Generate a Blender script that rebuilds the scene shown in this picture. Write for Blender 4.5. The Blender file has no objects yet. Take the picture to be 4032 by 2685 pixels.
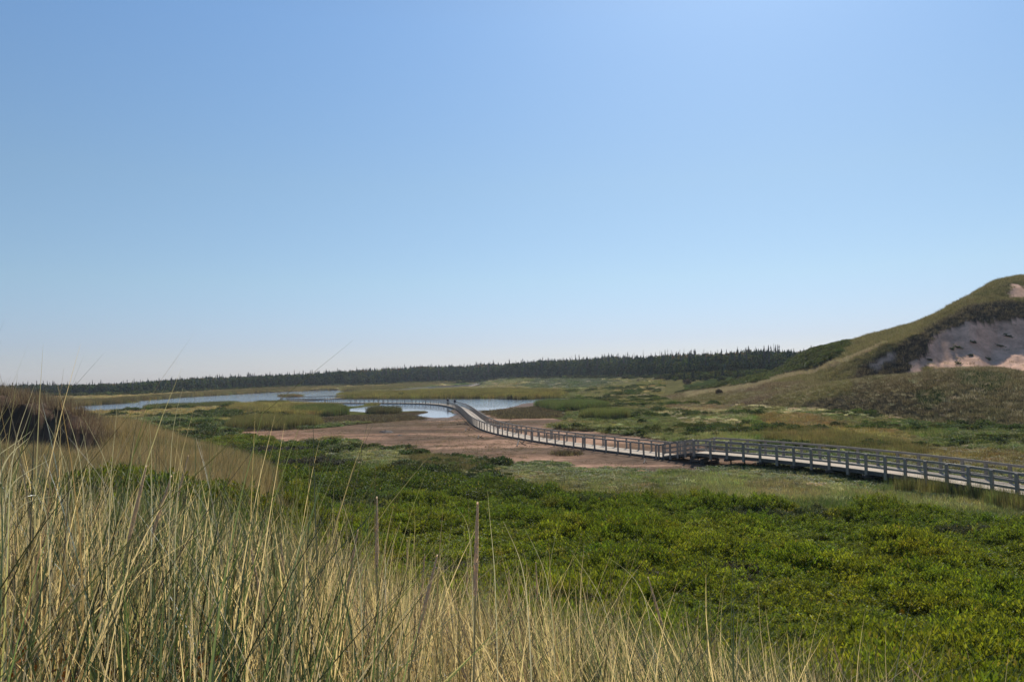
import bpy, math, random
import numpy as np
from mathutils import Matrix, Vector, Euler
R = math.radians
rng = np.random.default_rng(7)
random.seed(7)
scene = bpy.context.scene
COL = scene.collection

# ------------------------------------------------------------------ camera
F = 3028.0; CX = 2016.0; CY = 1342.5
EYE = 7.5
cam_d = bpy.data.cameras.new('camera'); cam = bpy.data.objects.new('camera', cam_d); COL.objects.link(cam)
cam_d.sensor_width = 36; cam_d.lens = 36*F/4032.0; cam_d.clip_start = 0.05; cam_d.clip_end = 9000
ROLL = -1.1; PITCH = 2.6
rot = (Matrix.Rotation(R(90+PITCH), 3, 'X') @ Matrix.Rotation(R(ROLL), 3, 'Z'))
cam.matrix_world = Matrix.Translation((0, 0, EYE)) @ rot.to_4x4()
scene.camera = cam
RM = np.array(rot)

def ray(u, v):
    u = np.asarray(u, float); v = np.asarray(v, float)
    d = np.stack([(u-CX)/F, -(v-CY)/F, -np.ones_like(u)], -1)
    return d @ RM.T
def onplane(u, v, z=0.0):
    d = ray(u, v); t = (z-EYE)/d[..., 2]
    return d[..., 0]*t, d[..., 1]*t
def project(x, y, z):
    p = np.stack([np.asarray(x, float), np.asarray(y, float), np.asarray(z, float)-EYE], -1) @ RM
    w = -p[..., 2]; w = np.where(np.abs(w) < 1e-6, 1e-6, w)
    return CX+F*p[..., 0]/w, CY-F*p[..., 1]/w, w
def uvflat(x, y):
    u, v, w = project(x, y, np.zeros_like(np.asarray(x, float)))
    return u, np.where(w > 0, v, 1e5)

# ------------------------------------------------------------------ noise
def _h(ix, iy, s):
    a = np.sin(ix*127.1+iy*311.7+s*74.7)*43758.5453
    return a-np.floor(a)
def vnoise(x, y, s=0):
    ix = np.floor(x); iy = np.floor(y); fx = x-ix; fy = y-iy
    fx = fx*fx*(3-2*fx); fy = fy*fy*(3-2*fy)
    return ((_h(ix, iy, s)*(1-fx)+_h(ix+1, iy, s)*fx)*(1-fy)+(_h(ix, iy+1, s)*(1-fx)+_h(ix+1, iy+1, s)*fx)*fy)
def fbm(x, y, s=0, o=4):
    t = 0; a = .5; n = 0
    for i in range(o):
        t = t+a*vnoise(x, y, s+i*13); n += a; x = x*2.03+5.1; y = y*2.03+1.7; a *= .5
    return t/n

# ------------------------------------------------------------------ terrain: radial height profiles around the viewpoint
def interp_cols(cols, u):
    us = np.array([c[0] for c in cols], float)
    K = len(cols[0][1])
    Rk = np.array([[p[0]*math.sqrt(1+((c[0]-CX)/F)**2) for p in c[1]] for c in cols])
    Zk = np.array([[p[1] for p in c[1]] for c in cols])
    r = np.stack([np.interp(u, us, Rk[:, k]) for k in range(K)], -1)
    z = np.stack([np.interp(u, us, Zk[:, k]) for k in range(K)], -1)
    return r, z
def pchip(r, z, q):
    """monotone cubic through per-point keys; returns height and fractional key index"""
    K = r.shape[-1]
    dx = np.diff(r, axis=-1); dz = np.diff(z, axis=-1)/np.maximum(dx, 1e-6)
    m = np.zeros_like(z)
    a = dz[..., :-1]; b = dz[..., 1:]
    m[..., 1:-1] = np.where(a*b > 0, 2*a*b/np.where(np.abs(a+b) < 1e-9, 1, a+b), 0)
    m[..., 0] = dz[..., 0]; m[..., -1] = dz[..., -1]
    idx = np.clip((q[..., None] >= r).sum(-1)-1, 0, K-2)
    g = lambda A: np.take_along_axis(A, idx[..., None], -1)[..., 0]
    h = np.maximum(g(dx), 1e-6) if dx.shape[-1] == K-1 else None
    x0 = g(r); z0 = g(z); z1 = np.take_along_axis(z, idx[..., None]+1, -1)[..., 0]
    m0 = g(m); m1 = np.take_along_axis(m, idx[..., None]+1, -1)[..., 0]
    t = np.clip((q-x0)/h, 0, 1)
    t2 = t*t; t3 = t2*t
    out = (2*t3-3*t2+1)*z0+(t3-2*t2+t)*h*m0+(-2*t3+3*t2)*z1+(t3-t2)*h*m1
    return out, idx+t
NEAR_D = [0, 3, 6, 10, 16, 24]
def nc(u, zs, rest): return (u, list(zip(NEAR_D, zs))+rest+[(115, .12), (6000, .12)])
NEAR = [
 nc(-3200, [6.1,6.3,6.2,5.9,5.4,5.2], [(33,5.4),(36.5,8.2),(42,8.6),(90,1.5)]),
 nc(-800, [6.05,6.25,5.9,5.4,4.9,4.6], [(35,4.6),(38.5,7.7),(43,8.0),(88,.4)]),
 nc(0,    [6.0,6.2,5.8,5.2,4.7,4.4], [(36.5,4.4),(39.5,7.0),(43,7.3),(85,.25)]),
 nc(250,  [6.0,6.15,5.75,5.15,4.6,4.3], [(35.5,4.25),(38.5,6.3),(42,6.4),(80,.25)]),
 nc(380,  [6.0,6.15,5.7,5.1,4.5,4.2], [(35,4.2),(37.8,5.3),(41,5.4),(75,.25)]),
 nc(520,  [6.0,6.15,5.7,5.1,4.4,4.1], [(34,4.3),(38,4.85),(42,5.0),(75,.25)]),
 nc(722,  [5.97,6.1,5.65,5.0,4.2,3.9], [(32,4.0),(36,4.1),(39,4.1),(70,.25)]),
 nc(1000, [5.95,6.05,5.5,4.7,3.7,3.4], [(28,3.6),(31,3.75),(34,3.6),(58,.25)]),
 nc(1250, [5.95,6.0,5.4,4.5,2.9,1.9], [(30,1.5),(36,1.1),(42,.8),(62,.25)]),
 nc(1600, [5.95,5.9,5.2,4.1,2.2,1.0], [(30,.7),(36,.6),(42,.5),(62,.2)]),
 nc(2016, [5.95,5.85,5.0,3.7,1.7,.8], [(30,.7),(36,.55),(42,.45),(62,.2)]),
 nc(2600, [5.9,5.75,4.8,3.3,1.3,.7], [(30,.6),(36,.5),(42,.4),(62,.2)]),
 nc(3200, [5.85,5.6,4.5,2.7,1.0,.65], [(30,.6),(36,.5),(42,.4),(62,.25)]),
 nc(4032, [5.8,5.3,3.9,2.0,.9,.6], [(30,.6),(36,.5),(42,.4),(62,.3)]),
 nc(6500, [5.7,5.0,3.4,1.7,.9,.6], [(30,.6),(36,.5),(42,.5),(62,.5)]),
]
def rc(u, *k): return (u, [(0, -1), (k[0]-.01, -1)]+[(k[0], -.3)]+[(k[i], k[i+1]) for i in range(1, len(k), 2)]+[(6000, -1)])
RIGHT = [
 rc(2560, 190, 205,-.3, 215,-.3, 225,-.3, 240,-.3, 260,-.3, 330,-.3),
 rc(2800, 165, 185,2.3, 200,2.5, 215,2.6, 235,3.0, 260,3.2, 330,2.5),
 rc(3000, 150, 172,3.6, 178,4.3, 195,4.9, 225,5.8, 255,6.6, 330,4),
 rc(3200, 137, 152,3.6, 163,4.6, 172,5.6, 185,7.2, 215,12.7, 300,4),
 rc(3322, 128, 145,5.3, 156,4.2, 161,6.6, 168,9.0, 212,14.3, 300,4),
 rc(3435, 118, 137,6.0, 154,4.2, 159,7.4, 165,11.6, 205,16.2, 290,4),
 rc(3605, 103, 125,6.5, 150,5.0, 156,8.4, 164,14.8, 193,18.3, 290,4),
 rc(3700, 96, 121,7.0, 148,6.2, 157,8.2, 171,18.1, 182,20.3, 290,4),
 rc(3820, 93, 119,7.05, 148,6.5, 158,9.0, 172,21.2, 190,24.3, 290,4),
 rc(3944, 90, 117,6.7, 147,6.6, 159,9.8, 173,22.0, 198,29.7, 300,4),
 rc(4032, 88, 115,6.0, 146,6.5, 159,10.2, 173,21.6, 203,31.6, 310,4),
 rc(4700, 82, 108,5.0, 138,7.0, 152,10.5, 168,20, 205,35, 320,4),
 rc(7000, 70, 90,4.0, 120,6.0, 140,9, 155,16, 190,28, 300,4),
]
FARC = [(-3200,[(0,.12),(300,.12),(440,.3),(560,1.5),(6000,1.5)]),
 (0,   [(0,.12),(330,.12),(440,.3),(560,1.0),(6000,1.0)]),
 (500, [(0,.12),(330,.12),(445,.3),(560,1.0),(6000,1.0)]),
 (1000,[(0,.12),(400,.14),(540,1.1),(640,2.4),(6000,2.4)]),
 (1500,[(0,.12),(560,.14),(640,1.7),(760,4.5),(6000,4.5)]),
 (1860,[(0,.12),(600,.15),(690,3.6),(800,7.5),(6000,7.5)]),
 (2000,[(0,.12),(440,.3),(640,5.2),(760,8.8),(6000,8.8)]),
 (2400,[(0,.12),(260,.4),(500,5.0),(620,9.4),(6000,9.4)]),
 (2700,[(0,.12),(200,.5),(345,4.8),(480,9.6),(6000,9.6)]),
 (3000,[(0,.12),(200,.5),(330,6.4),(460,10.5),(6000,10.5)]),
 (7000,[(0,.12),(200,.5),(330,5),(460,8),(6000,8)])]
FOREST = [(-3200,440,7.5),(0,445,7.5),(500,448,7.6),(1000,555,9.6),(1500,645,12.3),(1860,690,12.5),(2000,645,12),(2400,500,12),(2700,352,9.5),(3000,332,9.5),(3300,320,9),(7000,300,9)]

def poly_in(u, v, P):
    P = np.asarray(P, float); n = len(P); ins = np.zeros(u.shape, bool)
    j = n-1
    for i in range(n):
        xi, yi = P[i]; xj, yj = P[j]
        if yi != yj:
            c = ((yi > v) != (yj > v)) & (u < (xj-xi)*(v-yi)/(yj-yi)+xi)
            ins ^= c
        j = i
    return ins
# outlines of water and mud on the flat, given by the lines of sight that meet z = 0
POND = [(200,1603),(340,1597),(531,1584),(534,1578),(637,1571),(722,1564),(900,1554.5),(1027,1547),(1240,1537),(1346,1534),(1352,1541.5),(1420,1541),(1537,1537.5),(1620,1531),(1710,1524.5),(1860,1517.5),(1905,1518),(1905,1525),(1840,1527),(1720,1533),(1600,1540),(1480,1545),(1340,1553),(1332,1569),(1500,1569),(1790,1569.5),(1955,1568.5),(2060,1573.5),(2190,1568),(2250,1572),(2190,1577),(2057,1589),(2021,1600),(1955,1617),(1878,1618),(1840,1608),(1790,1612),(1770,1619),(1803,1631),(1760,1643),(1707,1645),(1665,1641),(1625,1636),(1690,1623),(1677,1619),(1579,1620),(1452,1625),(1358,1620),(1352,1612),(1420,1604),(1500,1595),(1480,1593),(1400,1600),(1330,1601),(1250,1597),(1130,1596),(1010,1597),(930,1602),(700,1613),(573,1617),(361,1624),(150,1622)]
MUD = [(925,1716),(964,1699),(1197,1690),(1330,1682),(1452,1668),(1622,1653),(1700,1648),(1770,1640),(1800,1625),(1850,1618),(1985,1650),(2174,1650),(2248,1660),(2159,1684),(2230,1696),(2362,1708),(2500,1722),(2643,1746),(2760,1760),(2850,1775),(2960,1800),(3010,1815),(2972,1840),(2900,1841),(2840,1852),(2719,1866),(2566,1870),(2464,1861),(2388,1853),(2270,1860),(2216,1826),(2031,1830),(1904,1825),(1860,1815),(1749,1808),(1664,1797),(1613,1775),(1430,1770),(1401,1737),(1324,1728),(1121,1751),(1048,1737)]
# shallow wet silt beside the water
SILT = [(1620,1652),(1625,1636),(1680,1640),(1760,1643),(1803,1631),(1775,1617),(1842,1606),(1880,1617),(1955,1617),(2021,1600),(2060,1588),(2190,1577),(2260,1571),(2290,1574),(2180,1590),(2110,1600),(2030,1625),(1975,1632),(1900,1628),(1840,1640),(1780,1660),(1700,1660)]
ISLET = [(1104,1561),(1120,1558),(1182,1558),(1184,1562),(1140,1563.5)]

def right_part(x, y):
    u = CX+F*np.where(y > 1e-3, x/np.maximum(y, 1e-3), np.sign(x)*9)
    u = np.clip(u, -3000, 6900)
    r = np.hypot(x, y)
    rr, zz = interp_cols(RIGHT, u)
    z, k = pchip(rr, zz, r)
    return z, k-2, u     # k: 0 foot, 1 front crest, 2 floor, 3 mid, 4 lip, 5 crest, 6 back
def terrain(x, y, full=False):
    x = np.asarray(x, float); y = np.asarray(y, float)
    r = np.hypot(x, y)
    u = np.clip(CX+F*np.where(y > 1e-3, x/np.maximum(y, 1e-3), np.sign(x)*9), -3100, 6900)
    rr, zz = interp_cols(NEAR, u); zn, kn = pchip(rr, zz, r)
    rr, zz = interp_cols(FARC, u); zf, kf = pchip(rr, zz, r)
    zr, kr, _ = right_part(x, y)
    # soft union of flat and right dune
    z = np.maximum(zn, zf)
    s = np.clip((zr-z+.2)/.4, 0, 1); z = z*(1-s)+zr*s
    n1 = fbm(x*.045, y*.045, 3, 3)-.5; n2 = fbm(x*.22, y*.22, 9, 3)-.5
    amp = np.clip((z-.25)/2.0, 0, 1)
    z = z+amp*(n1*1.1*np.clip(r/60, .15, 1)+n2*.35*np.clip(r/40, .3, 1.6))
    # gullies and slumped clods on the steep sand of the right dune
    sc = np.clip((kr-1.9)*3, 0, 1)*np.clip((4.1-kr)*3, 0, 1)*(u > 3250)
    z = z+sc*((fbm(u*.012, r*.03, 21, 4)-.5)*2.2+(fbm(x*.5, y*.5, 23, 3)-.5)*.8)
    # scarp of the left dune is broken
    sl = np.clip((kn-5.8)*3, 0, 1)*np.clip((7.6-kn)*3, 0, 1)*(u < 460)
    z = z+sl*((fbm(u*.02, r*.4, 31, 4)-.5)*.9)
    fu, fv = uvflat(x, y)
    jit = (fbm(x*.12, y*.12, 41, 4)-.5)
    amp_px = np.clip(9*(fv-1480)/200, 1.2, 16)
    ju = fu+jit*amp_px*4; jv = fv+(fbm(x*.1+9, y*.1, 45, 4)-.5)*amp_px
    flat = (zr < .3) & (r > 45)
    water = poly_in(ju, fv+(fbm(x*.1+9, y*.1, 45, 4)-.5)*np.clip(amp_px*.6, .8, 5), POND) & flat
    isl = poly_in(fu, fv, ISLET)
    mud = poly_in(ju, jv, MUD) & flat & ~water
    silt = poly_in(ju, jv, SILT) & flat & ~water
    z = np.where(mud, .07+.05*(fbm(x*.3, y*.3, 51, 3)-.3), z)
    z = np.where(silt, .015+.03*(fbm(x*.1, y*.35, 52, 3)-.35), z)
    z = np.where(water & ~isl, -.3, z)
    if full:
        pu, pv_, _w = project(x, y, z)
        return z, dict(pu=pu, pv=pv_, water=water & ~isl, mud=mud, silt=silt, kn=kn, kr=kr, u=u, r=r, fu=fu, fv=fv, zr=zr)
    return z

def hit(u, v):
    """first meeting of a line of sight with the ground"""
    d = ray(u, v); ts = np.geomspace(2, 1200, 1500)
    X = d[0]*ts; Y = d[1]*ts; Z = EYE+d[2]*ts
    g = terrain(X, Y); b = np.nonzero(Z < g)[0]
    i = b[0] if len(b) else len(ts)-1
    return float(X[i]), float(Y[i]), float(g[i])

# ------------------------------------------------------------------ materials
def new_mat(name):
    m = bpy.data.materials.new(name); m.use_nodes = True; m.node_tree.nodes.clear(); return m
class NT:
    def __init__(s, m): s.t = m.node_tree
    def n(s, ty, **kw):
        o = s.t.nodes.new(ty)
        for k, v in kw.items():
            if hasattr(o, k) and k not in ('inputs',): setattr(o, k, v)
        return o
    def l(s, a, b): s.t.links.new(a, b)
    def math(s, op, a, b=None, clamp=False):
        o = s.n('ShaderNodeMath', operation=op); o.use_clamp = clamp
        for i, x in enumerate((a, b)):
            if x is None: continue
            if isinstance(x, (int, float)): o.inputs[i].default_value = x
            else: s.l(x, o.inputs[i])
        return o.outputs[0]
    def mix(s, f, a, b, bt='MIX'):
        o = s.n('ShaderNodeMix', data_type='RGBA', blend_type=bt)
        for k, x in ((0, f), (6, a), (7, b)):
            if isinstance(x, (int, float)): o.inputs[k].default_value = x
            elif isinstance(x, tuple): o.inputs[k].default_value = (*x, 1)
            else: s.l(x, o.inputs[k])
        return o.outputs[2]
    def noise(s, scale, vec=None, detail=4, rough=.6):
        o = s.n('ShaderNodeTexNoise'); o.inputs['Scale'].default_value = scale
        o.inputs['Detail'].default_value = detail; o.inputs['Roughness'].default_value = rough
        if vec is not None: s.l(vec, o.inputs['Vector'])
        return o.outputs['Fac']
    def ramp(s, f, pts):
        o = s.n('ShaderNodeMapRange'); s.l(f, o.inputs[0])
        o.inputs[1].default_value, o.inputs[2].default_value, o.inputs[3].default_value, o.inputs[4].default_value = pts
        return o.outputs[0]
def scalevec(t, v, sc):
    o = t.n('ShaderNodeVectorMath', operation='MULTIPLY'); t.l(v, o.inputs[0]); o.inputs[1].default_value = sc; return o.outputs[0]

def ground_mat(name, bump=.5, fine=3.0, streak=False):
    m = new_mat(name); t = NT(m)
    g = t.n('ShaderNodeNewGeometry').outputs['Position']
    c = t.n('ShaderNodeAttribute', attribute_name='col').outputs['Color']
    n1 = t.noise(.35, g, 5); n2 = t.noise(fine, g, 7, .75)
    if streak:
        sv = scalevec(t, g, (.07, .16, .3)); n1 = t.noise(1.0, sv, 9, .78)
    f = t.math('MULTIPLY', t.ramp(n1, (.3, .7, .55, 1.45) if streak else (.25, .75, .62, 1.38)), t.ramp(n2, (.3, .7, .55, 1.45) if streak else (.25, .75, .72, 1.28)))
    b = t.n('ShaderNodeVectorMath', operation='SCALE'); t.l(c, b.inputs[0]); t.l(f, b.inputs['Scale'])
    p = t.n('ShaderNodeBsdfPrincipled'); t.l(b.outputs[0], p.inputs['Base Color'])
    p.inputs['Roughness'].default_value = 1; p.inputs['Specular IOR Level'].default_value = .0
    bp = t.n('ShaderNodeBump'); bp.inputs['Strength'].default_value = bump; bp.inputs['Distance'].default_value = .12
    t.l(n2, bp.inputs['Height']); t.l(bp.outputs[0], p.inputs['Normal'])
    o = t.n('ShaderNodeOutputMaterial'); t.l(p.outputs[0], o.inputs[0]); return m

def plant_mat(name, trans=.4, gloss=.05, grough=.4, straw=(.42, .33, .17), straw_amt=.0, spread=.5, inst=True, base=(.1, .1, .03), warmc=(1.15, 1.1, .6)):
    """foliage: colour of the plant (instance tint), varied leaf by leaf, light passing through the leaf"""
    m = new_mat(name); t = NT(m)
    if inst:
        c = t.n('ShaderNodeAttribute', attribute_name='tint', attribute_type='INSTANCER').outputs['Color']
    else:
        rgb = t.n('ShaderNodeRGB'); rgb.outputs[0].default_value = (*base, 1); c = rgb.outputs[0]
    rnd = t.n('ShaderNodeAttribute', attribute_name='rnd').outputs['Fac']
    rnd2 = t.n('ShaderNodeAttribute', attribute_name='rnb').outputs['Fac']
    f = t.ramp(rnd, (0, 1, 1-spread, 1+spread))
    b = t.n('ShaderNodeVectorMath', operation='SCALE'); t.l(c, b.inputs[0]); t.l(f, b.inputs['Scale'])
    colr = b.outputs[0]
    if straw_amt > 0:
        colr = t.mix(t.math('LESS_THAN', rnd2, straw_amt), colr, straw)
    d = t.n('ShaderNodeBsdfDiffuse'); t.l(colr, d.inputs[0])
    tr = t.n('ShaderNodeBsdfTranslucent')
    warm = t.mix(1.0, colr, warmc, 'MULTIPLY'); t.l(warm, tr.inputs[0])
    mx = t.n('ShaderNodeMixShader'); mx.inputs[0].default_value = trans
    t.l(d.outputs[0], mx.inputs[1]); t.l(tr.outputs[0], mx.inputs[2])
    gl = t.n('ShaderNodeBsdfGlossy'); gl.inputs['Roughness'].default_value = grough; gl.inputs[0].default_value = (.9, .95, 1, 1)
    m2 = t.n('ShaderNodeMixShader'); m2.inputs[0].default_value = gloss
    t.l(mx.outputs[0], m2.inputs[1]); t.l(gl.outputs[0], m2.inputs[2])
    o = t.n('ShaderNodeOutputMaterial'); t.l(m2.outputs[0], o.inputs[0]); return m

def wood_mat(name, c1, c2, rough=.75, uvplank=False, spec=.3):
    m = new_mat(name); t = NT(m)
    g = t.n('ShaderNodeNewGeometry').outputs['Position']
    n = t.noise(2.2, g, 5, .7); n2 = t.noise(22, g, 3, .6)
    c = t.mix(t.ramp(n, (.3, .7, 0, 1)), c1, c2)
    f = t.ramp(n2, (.3, .7, .85, 1.15))
    if uvplank:
        uv = t.n('ShaderNodeUVMap', uv_map='UVMap'); sx = t.n('ShaderNodeSeparateXYZ'); t.l(uv.outputs[0], sx.inputs[0])
        k = t.math('DIVIDE', sx.outputs[0], .145); fr = t.math('FRACT', k)
        gap = t.math('LESS_THAN', fr, .07)
        wn = t.n('ShaderNodeTexWhiteNoise', noise_dimensions='1D'); t.l(t.math('FLOOR', k), wn.inputs['W'])
        f = t.math('MULTIPLY', f, t.ramp(wn.outputs['Value'], (0, 1, .82, 1.12)))
        f = t.math('MULTIPLY', f, t.ramp(gap, (0, 1, 1, .35)))
    b = t.n('ShaderNodeVectorMath', operation='SCALE'); t.l(c, b.inputs[0]); t.l(f, b.inputs['Scale'])
    p = t.n('ShaderNodeBsdfPrincipled'); t.l(b.outputs[0], p.inputs['Base Color'])
    p.inputs['Roughness'].default_value = rough; p.inputs['Specular IOR Level'].default_value = spec
    o = t.n('ShaderNodeOutputMaterial'); t.l(p.outputs[0], o.inputs[0]); return m
def plain_mat(name, c, rough=.8, spec=.3):
    m = new_mat(name); t = NT(m)
    g = t.n('ShaderNodeNewGeometry').outputs['Position']
    f = t.ramp(t.noise(9, g, 4, .6), (.3, .7, .8, 1.2))
    b = t.n('ShaderNodeVectorMath', operation='SCALE'); b.inputs[0].default_value = c; t.l(f, b.inputs['Scale'])
    p = t.n('ShaderNodeBsdfPrincipled'); t.l(b.outputs[0], p.inputs['Base Color'])
    p.inputs['Roughness'].default_value = rough; p.inputs['Specular IOR Level'].default_value = spec
    o = t.n('ShaderNodeOutputMaterial'); t.l(p.outputs[0], o.inputs[0]); return m

M = {}
M['ground'] = ground_mat('meadow_soil', .5, 2.2)
M['sand'] = ground_mat('dune_sand', .45, 1.6)
M['mud'] = ground_mat('red_mud', .8, 1.3, streak=True)
M['marram'] = plant_mat('marram_blade', .5, .05, .45, (.84, .68, .42), .34, .85, warmc=(1.14, 1.06, .70))
M['dune_grass'] = plant_mat('dune_grass_blade', .42, .02, .5, (.36, .30, .19), .25, .5, warmc=(1.05, 1.0, .75))
M['marsh'] = plant_mat('marsh_plant', .4, .04, .5, (.34, .29, .17), .12, .5)
M['reed'] = plant_mat('reed_blade', .30, .03, .5, (.26, .21, .11), .15, .65)
M['bay'] = plant_mat('bayberry_leaf', .45, .02, .5, (.25, .2, .05), .02, .5)
M['needle'] = plant_mat('spruce_needles', .12, .02, .6, (.1, .09, .06), .05, .45)
M['leafy'] = plant_mat('broadleaf_leaves', .2, .0, .5, (.10, .075, .035), .06, .4)
M['needle_1'] = plant_mat('spruce_needles_single', .12, .02, .6, spread=.45, inst=False, base=(.022, .036, .016))
M['bush_1'] = plant_mat('bush_leaves_single', .3, .02, .6, spread=.45, inst=False, base=(.045, .065, .02))
M['bush_red'] = plant_mat('bush_leaves_reddish', .3, .02, .6, spread=.45, inst=False, base=(.075, .05, .03))
M['bark'] = plain_mat('grey_bark', (.11, .09, .075))
M['snag'] = plain_mat('dead_grey_wood', (.20, .18, .16))
M['drift'] = plain_mat('dark_driftwood', (.05, .035, .03))
M['deck'] = wood_mat('deck_planks', (.42, .345, .265), (.50, .42, .33), .8, True, .05)
M['rail'] = wood_mat('weathered_rail', (.215, .185, .155), (.31, .27, .225), .6, spec=.5)
M['beam'] = wood_mat('dark_beam', (.07, .065, .06), (.13, .12, .11))
M['steel'] = plain_mat('dark_steel', (.05, .045, .045), .6)
M['stem'] = plain_mat('straw_stem', (.42, .36, .17), .5)
M['head'] = plant_mat('seed_head', .6, .0, .5, spread=.0, inst=False, base=(.95, .80, .62), warmc=(1.05, 1, .9))
M['skin'] = plain_mat('skin', (.45, .28, .2), .6)
M['navy'] = plain_mat('navy_cloth', (.012, .014, .03), .9)
M['khaki'] = plain_mat('grey_trousers', (.12, .12, .10), .9)
M['palecap'] = plain_mat('pale_cap', (.5, .48, .45), .9)
M['gold'] = plain_mat('goldenrod_flowers', (.62, .40, .03), .8)
M['palegreen'] = plain_mat('silvery_leaves', (.45, .47, .36), .35, .6)
M['orange'] = plain_mat('orange_leaves', (.45, .17, .03), .6)

def water_mat():
    m = new_mat('pond_water'); t = NT(m)
    g = t.n('ShaderNodeNewGeometry').outputs['Position']
    p = t.n('ShaderNodeBsdfPrincipled'); p.inputs['Base Color'].default_value = (.16, .19, .23, 1)
    p.inputs['Roughness'].default_value = .04; p.inputs['IOR'].default_value = 1.33
    n = t.noise(1.6, scalevec(t, g, (.6, 1.1, 1)), 6, .7)
    n0 = t.noise(.012, g, 3, .6)
    sx = t.n('ShaderNodeSeparateXYZ'); t.l(g, sx.inputs[0])
    far = t.ramp(sx.outputs[1], (185, 250, .05, 1.0))
    bp = t.n('ShaderNodeBump'); bp.inputs['Distance'].default_value = .12
    t.l(t.math('MULTIPLY', t.ramp(n0, (.35, .65, .5, .9)), far), bp.inputs['Strength'])
    t.l(n, bp.inputs['Height']); t.l(bp.outputs[0], p.inputs['Normal'])
    o = t.n('ShaderNodeOutputMaterial'); t.l(p.outputs[0], o.inputs[0]); return m
M['water'] = water_mat()

# ------------------------------------------------------------------ object helpers
def tag(o, label=None, cat=None, group=None, kind=None):
    if label: o['label'] = label
    if cat: o['category'] = cat
    if group: o['group'] = group
    if kind: o['kind'] = kind
    return o
def mesh_np(name, V, Fq, mat=None, attrs=None, smooth=False, uv=None):
    """V (n,3); Fq (m,4) or (m,3) int"""
    me = bpy.data.meshes.new(name)
    V = np.asarray(V, np.float32); Fq = np.asarray(Fq, np.int32)
    me.vertices.add(len(V)); me.vertices.foreach_set('co', V.ravel())
    if len(Fq):
        k = Fq.shape[1]
        me.loops.add(Fq.size); me.loops.foreach_set('vertex_index', Fq.ravel())
        me.polygons.add(len(Fq)); me.polygons.foreach_set('loop_start', np.arange(0, Fq.size, k, dtype=np.int32))
        me.polygons.foreach_set('use_smooth', np.full(len(Fq), smooth))
    me.update(calc_edges=True)
    for nm, ty, arr in (attrs or []):
        a = me.attributes.new(nm, ty, 'POINT')
        arr = np.asarray(arr, np.float32 if ty != 'INT' else np.int32)
        if ty == 'FLOAT_COLOR':
            if arr.shape[1] == 3: arr = np.concatenate([arr, np.ones((len(arr), 1), np.float32)], 1)
            a.data.foreach_set('color', arr.ravel())
        elif ty == 'FLOAT_VECTOR': a.data.foreach_set('vector', arr.ravel())
        else: a.data.foreach_set('value', arr.ravel())
    if uv is not None:
        ul = me.uv_layers.new(name='UVMap'); ul.data.foreach_set('uv', np.asarray(uv, np.float32)[Fq.ravel()].ravel())
    if mat: me.materials.append(mat)
    return me
def obj(name, me, parent=None, link=True):
    o = bpy.data.objects.new(name, me)
    if link: COL.objects.link(o)
    if parent: o.parent = parent
    return o
def empty(name, loc, rz=0, s=1):
    o = bpy.data.objects.new(name, None); COL.objects.link(o); o.location = loc; o.rotation_euler = (0, 0, rz); o.scale = (s, s, s)
    o.empty_display_size = .3
    return o

class MB:
    def __init__(s): s.v = []; s.f = []; s.uv = []; s.n = 0
    def add(s, V, Fs, uv=None):
        for f in Fs: s.f.append([i+s.n for i in f])
        s.v += [tuple(p) for p in V]; s.uv += uv if uv else [(0, 0)]*len(V); s.n += len(V)
    def box(s, c, ax, ay, az, hx, hy, hz):
        c = Vector(c); V = []
        for i in (-1, 1):
            for j in (-1, 1):
                for k in (-1, 1): V.append(c+ax*(i*hx)+ay*(j*hy)+az*(k*hz))
        s.add(V, [(0,1,3,2),(4,6,7,5),(0,4,5,1),(2,3,7,6),(0,2,6,4),(1,5,7,3)])
    def beam(s, P, side, wa, wb, za, zb):
        """sweep a rectangle: across wa..wb along side vectors, z za..zb, along polyline P"""
        V = []; Fs = []
        for p, sd in zip(P, side):
            p = Vector(p); sd = Vector(sd)
            for (w, z) in ((wa, za), (wb, za), (wb, zb), (wa, zb)): V.append(p+sd*w+Vector((0, 0, z)))
        for i in range(len(P)-1):
            a = i*4; b = a+4
            for k in range(4): Fs.append((a+k, a+(k+1) % 4, b+(k+1) % 4, b+k))
        Fs.append((0, 3, 2, 1)); e = (len(P)-1)*4; Fs.append((e, e+1, e+2, e+3))
        s.add(V, Fs)
    def tube(s, P, rad, n=6, cap=True):
        V = []; Fs = []; P = [Vector(p) for p in P]
        for i, p in enumerate(P):
            d = (P[min(i+1, len(P)-1)]-P[max(i-1, 0)]).normalized()
            a = d.orthogonal().normalized() if abs(d.z) < .9 else Vector((1, 0, 0)); a = (a-d*a.dot(d)).normalized(); b = d.cross(a)
            r = rad[i] if hasattr(rad, '__len__') else rad
            for k in range(n):
                t = 2*math.pi*k/n; V.append(p+a*(r*math.cos(t))+b*(r*math.sin(t)))
        for i in range(len(P)-1):
            for k in range(n):
                Fs.append((i*n+k, i*n+(k+1) % n, (i+1)*n+(k+1) % n, (i+1)*n+k))
        if cap: Fs.append(tuple(reversed(range(n)))); Fs.append(tuple((len(P)-1)*n+k for k in range(n)))
        s.add(V, Fs)
    def mesh(s, name, mat, smooth=False):
        me = bpy.data.meshes.new(name); me.from_pydata(s.v, [], s.f); me.update()
        if smooth: me.polygons.foreach_set('use_smooth', [True]*len(me.polygons))
        ul = me.uv_layers.new(name='UVMap')
        li = np.zeros(len(me.loops), np.int32); me.loops.foreach_get('vertex_index', li)
        ul.data.foreach_set('uv', np.asarray(s.uv, np.float32)[li].ravel())
        me.materials.append(mat); return me
    def build(s, name, mat, parent=None, smooth=False):
        return obj(name, s.mesh(name, mat, smooth), parent)

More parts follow.
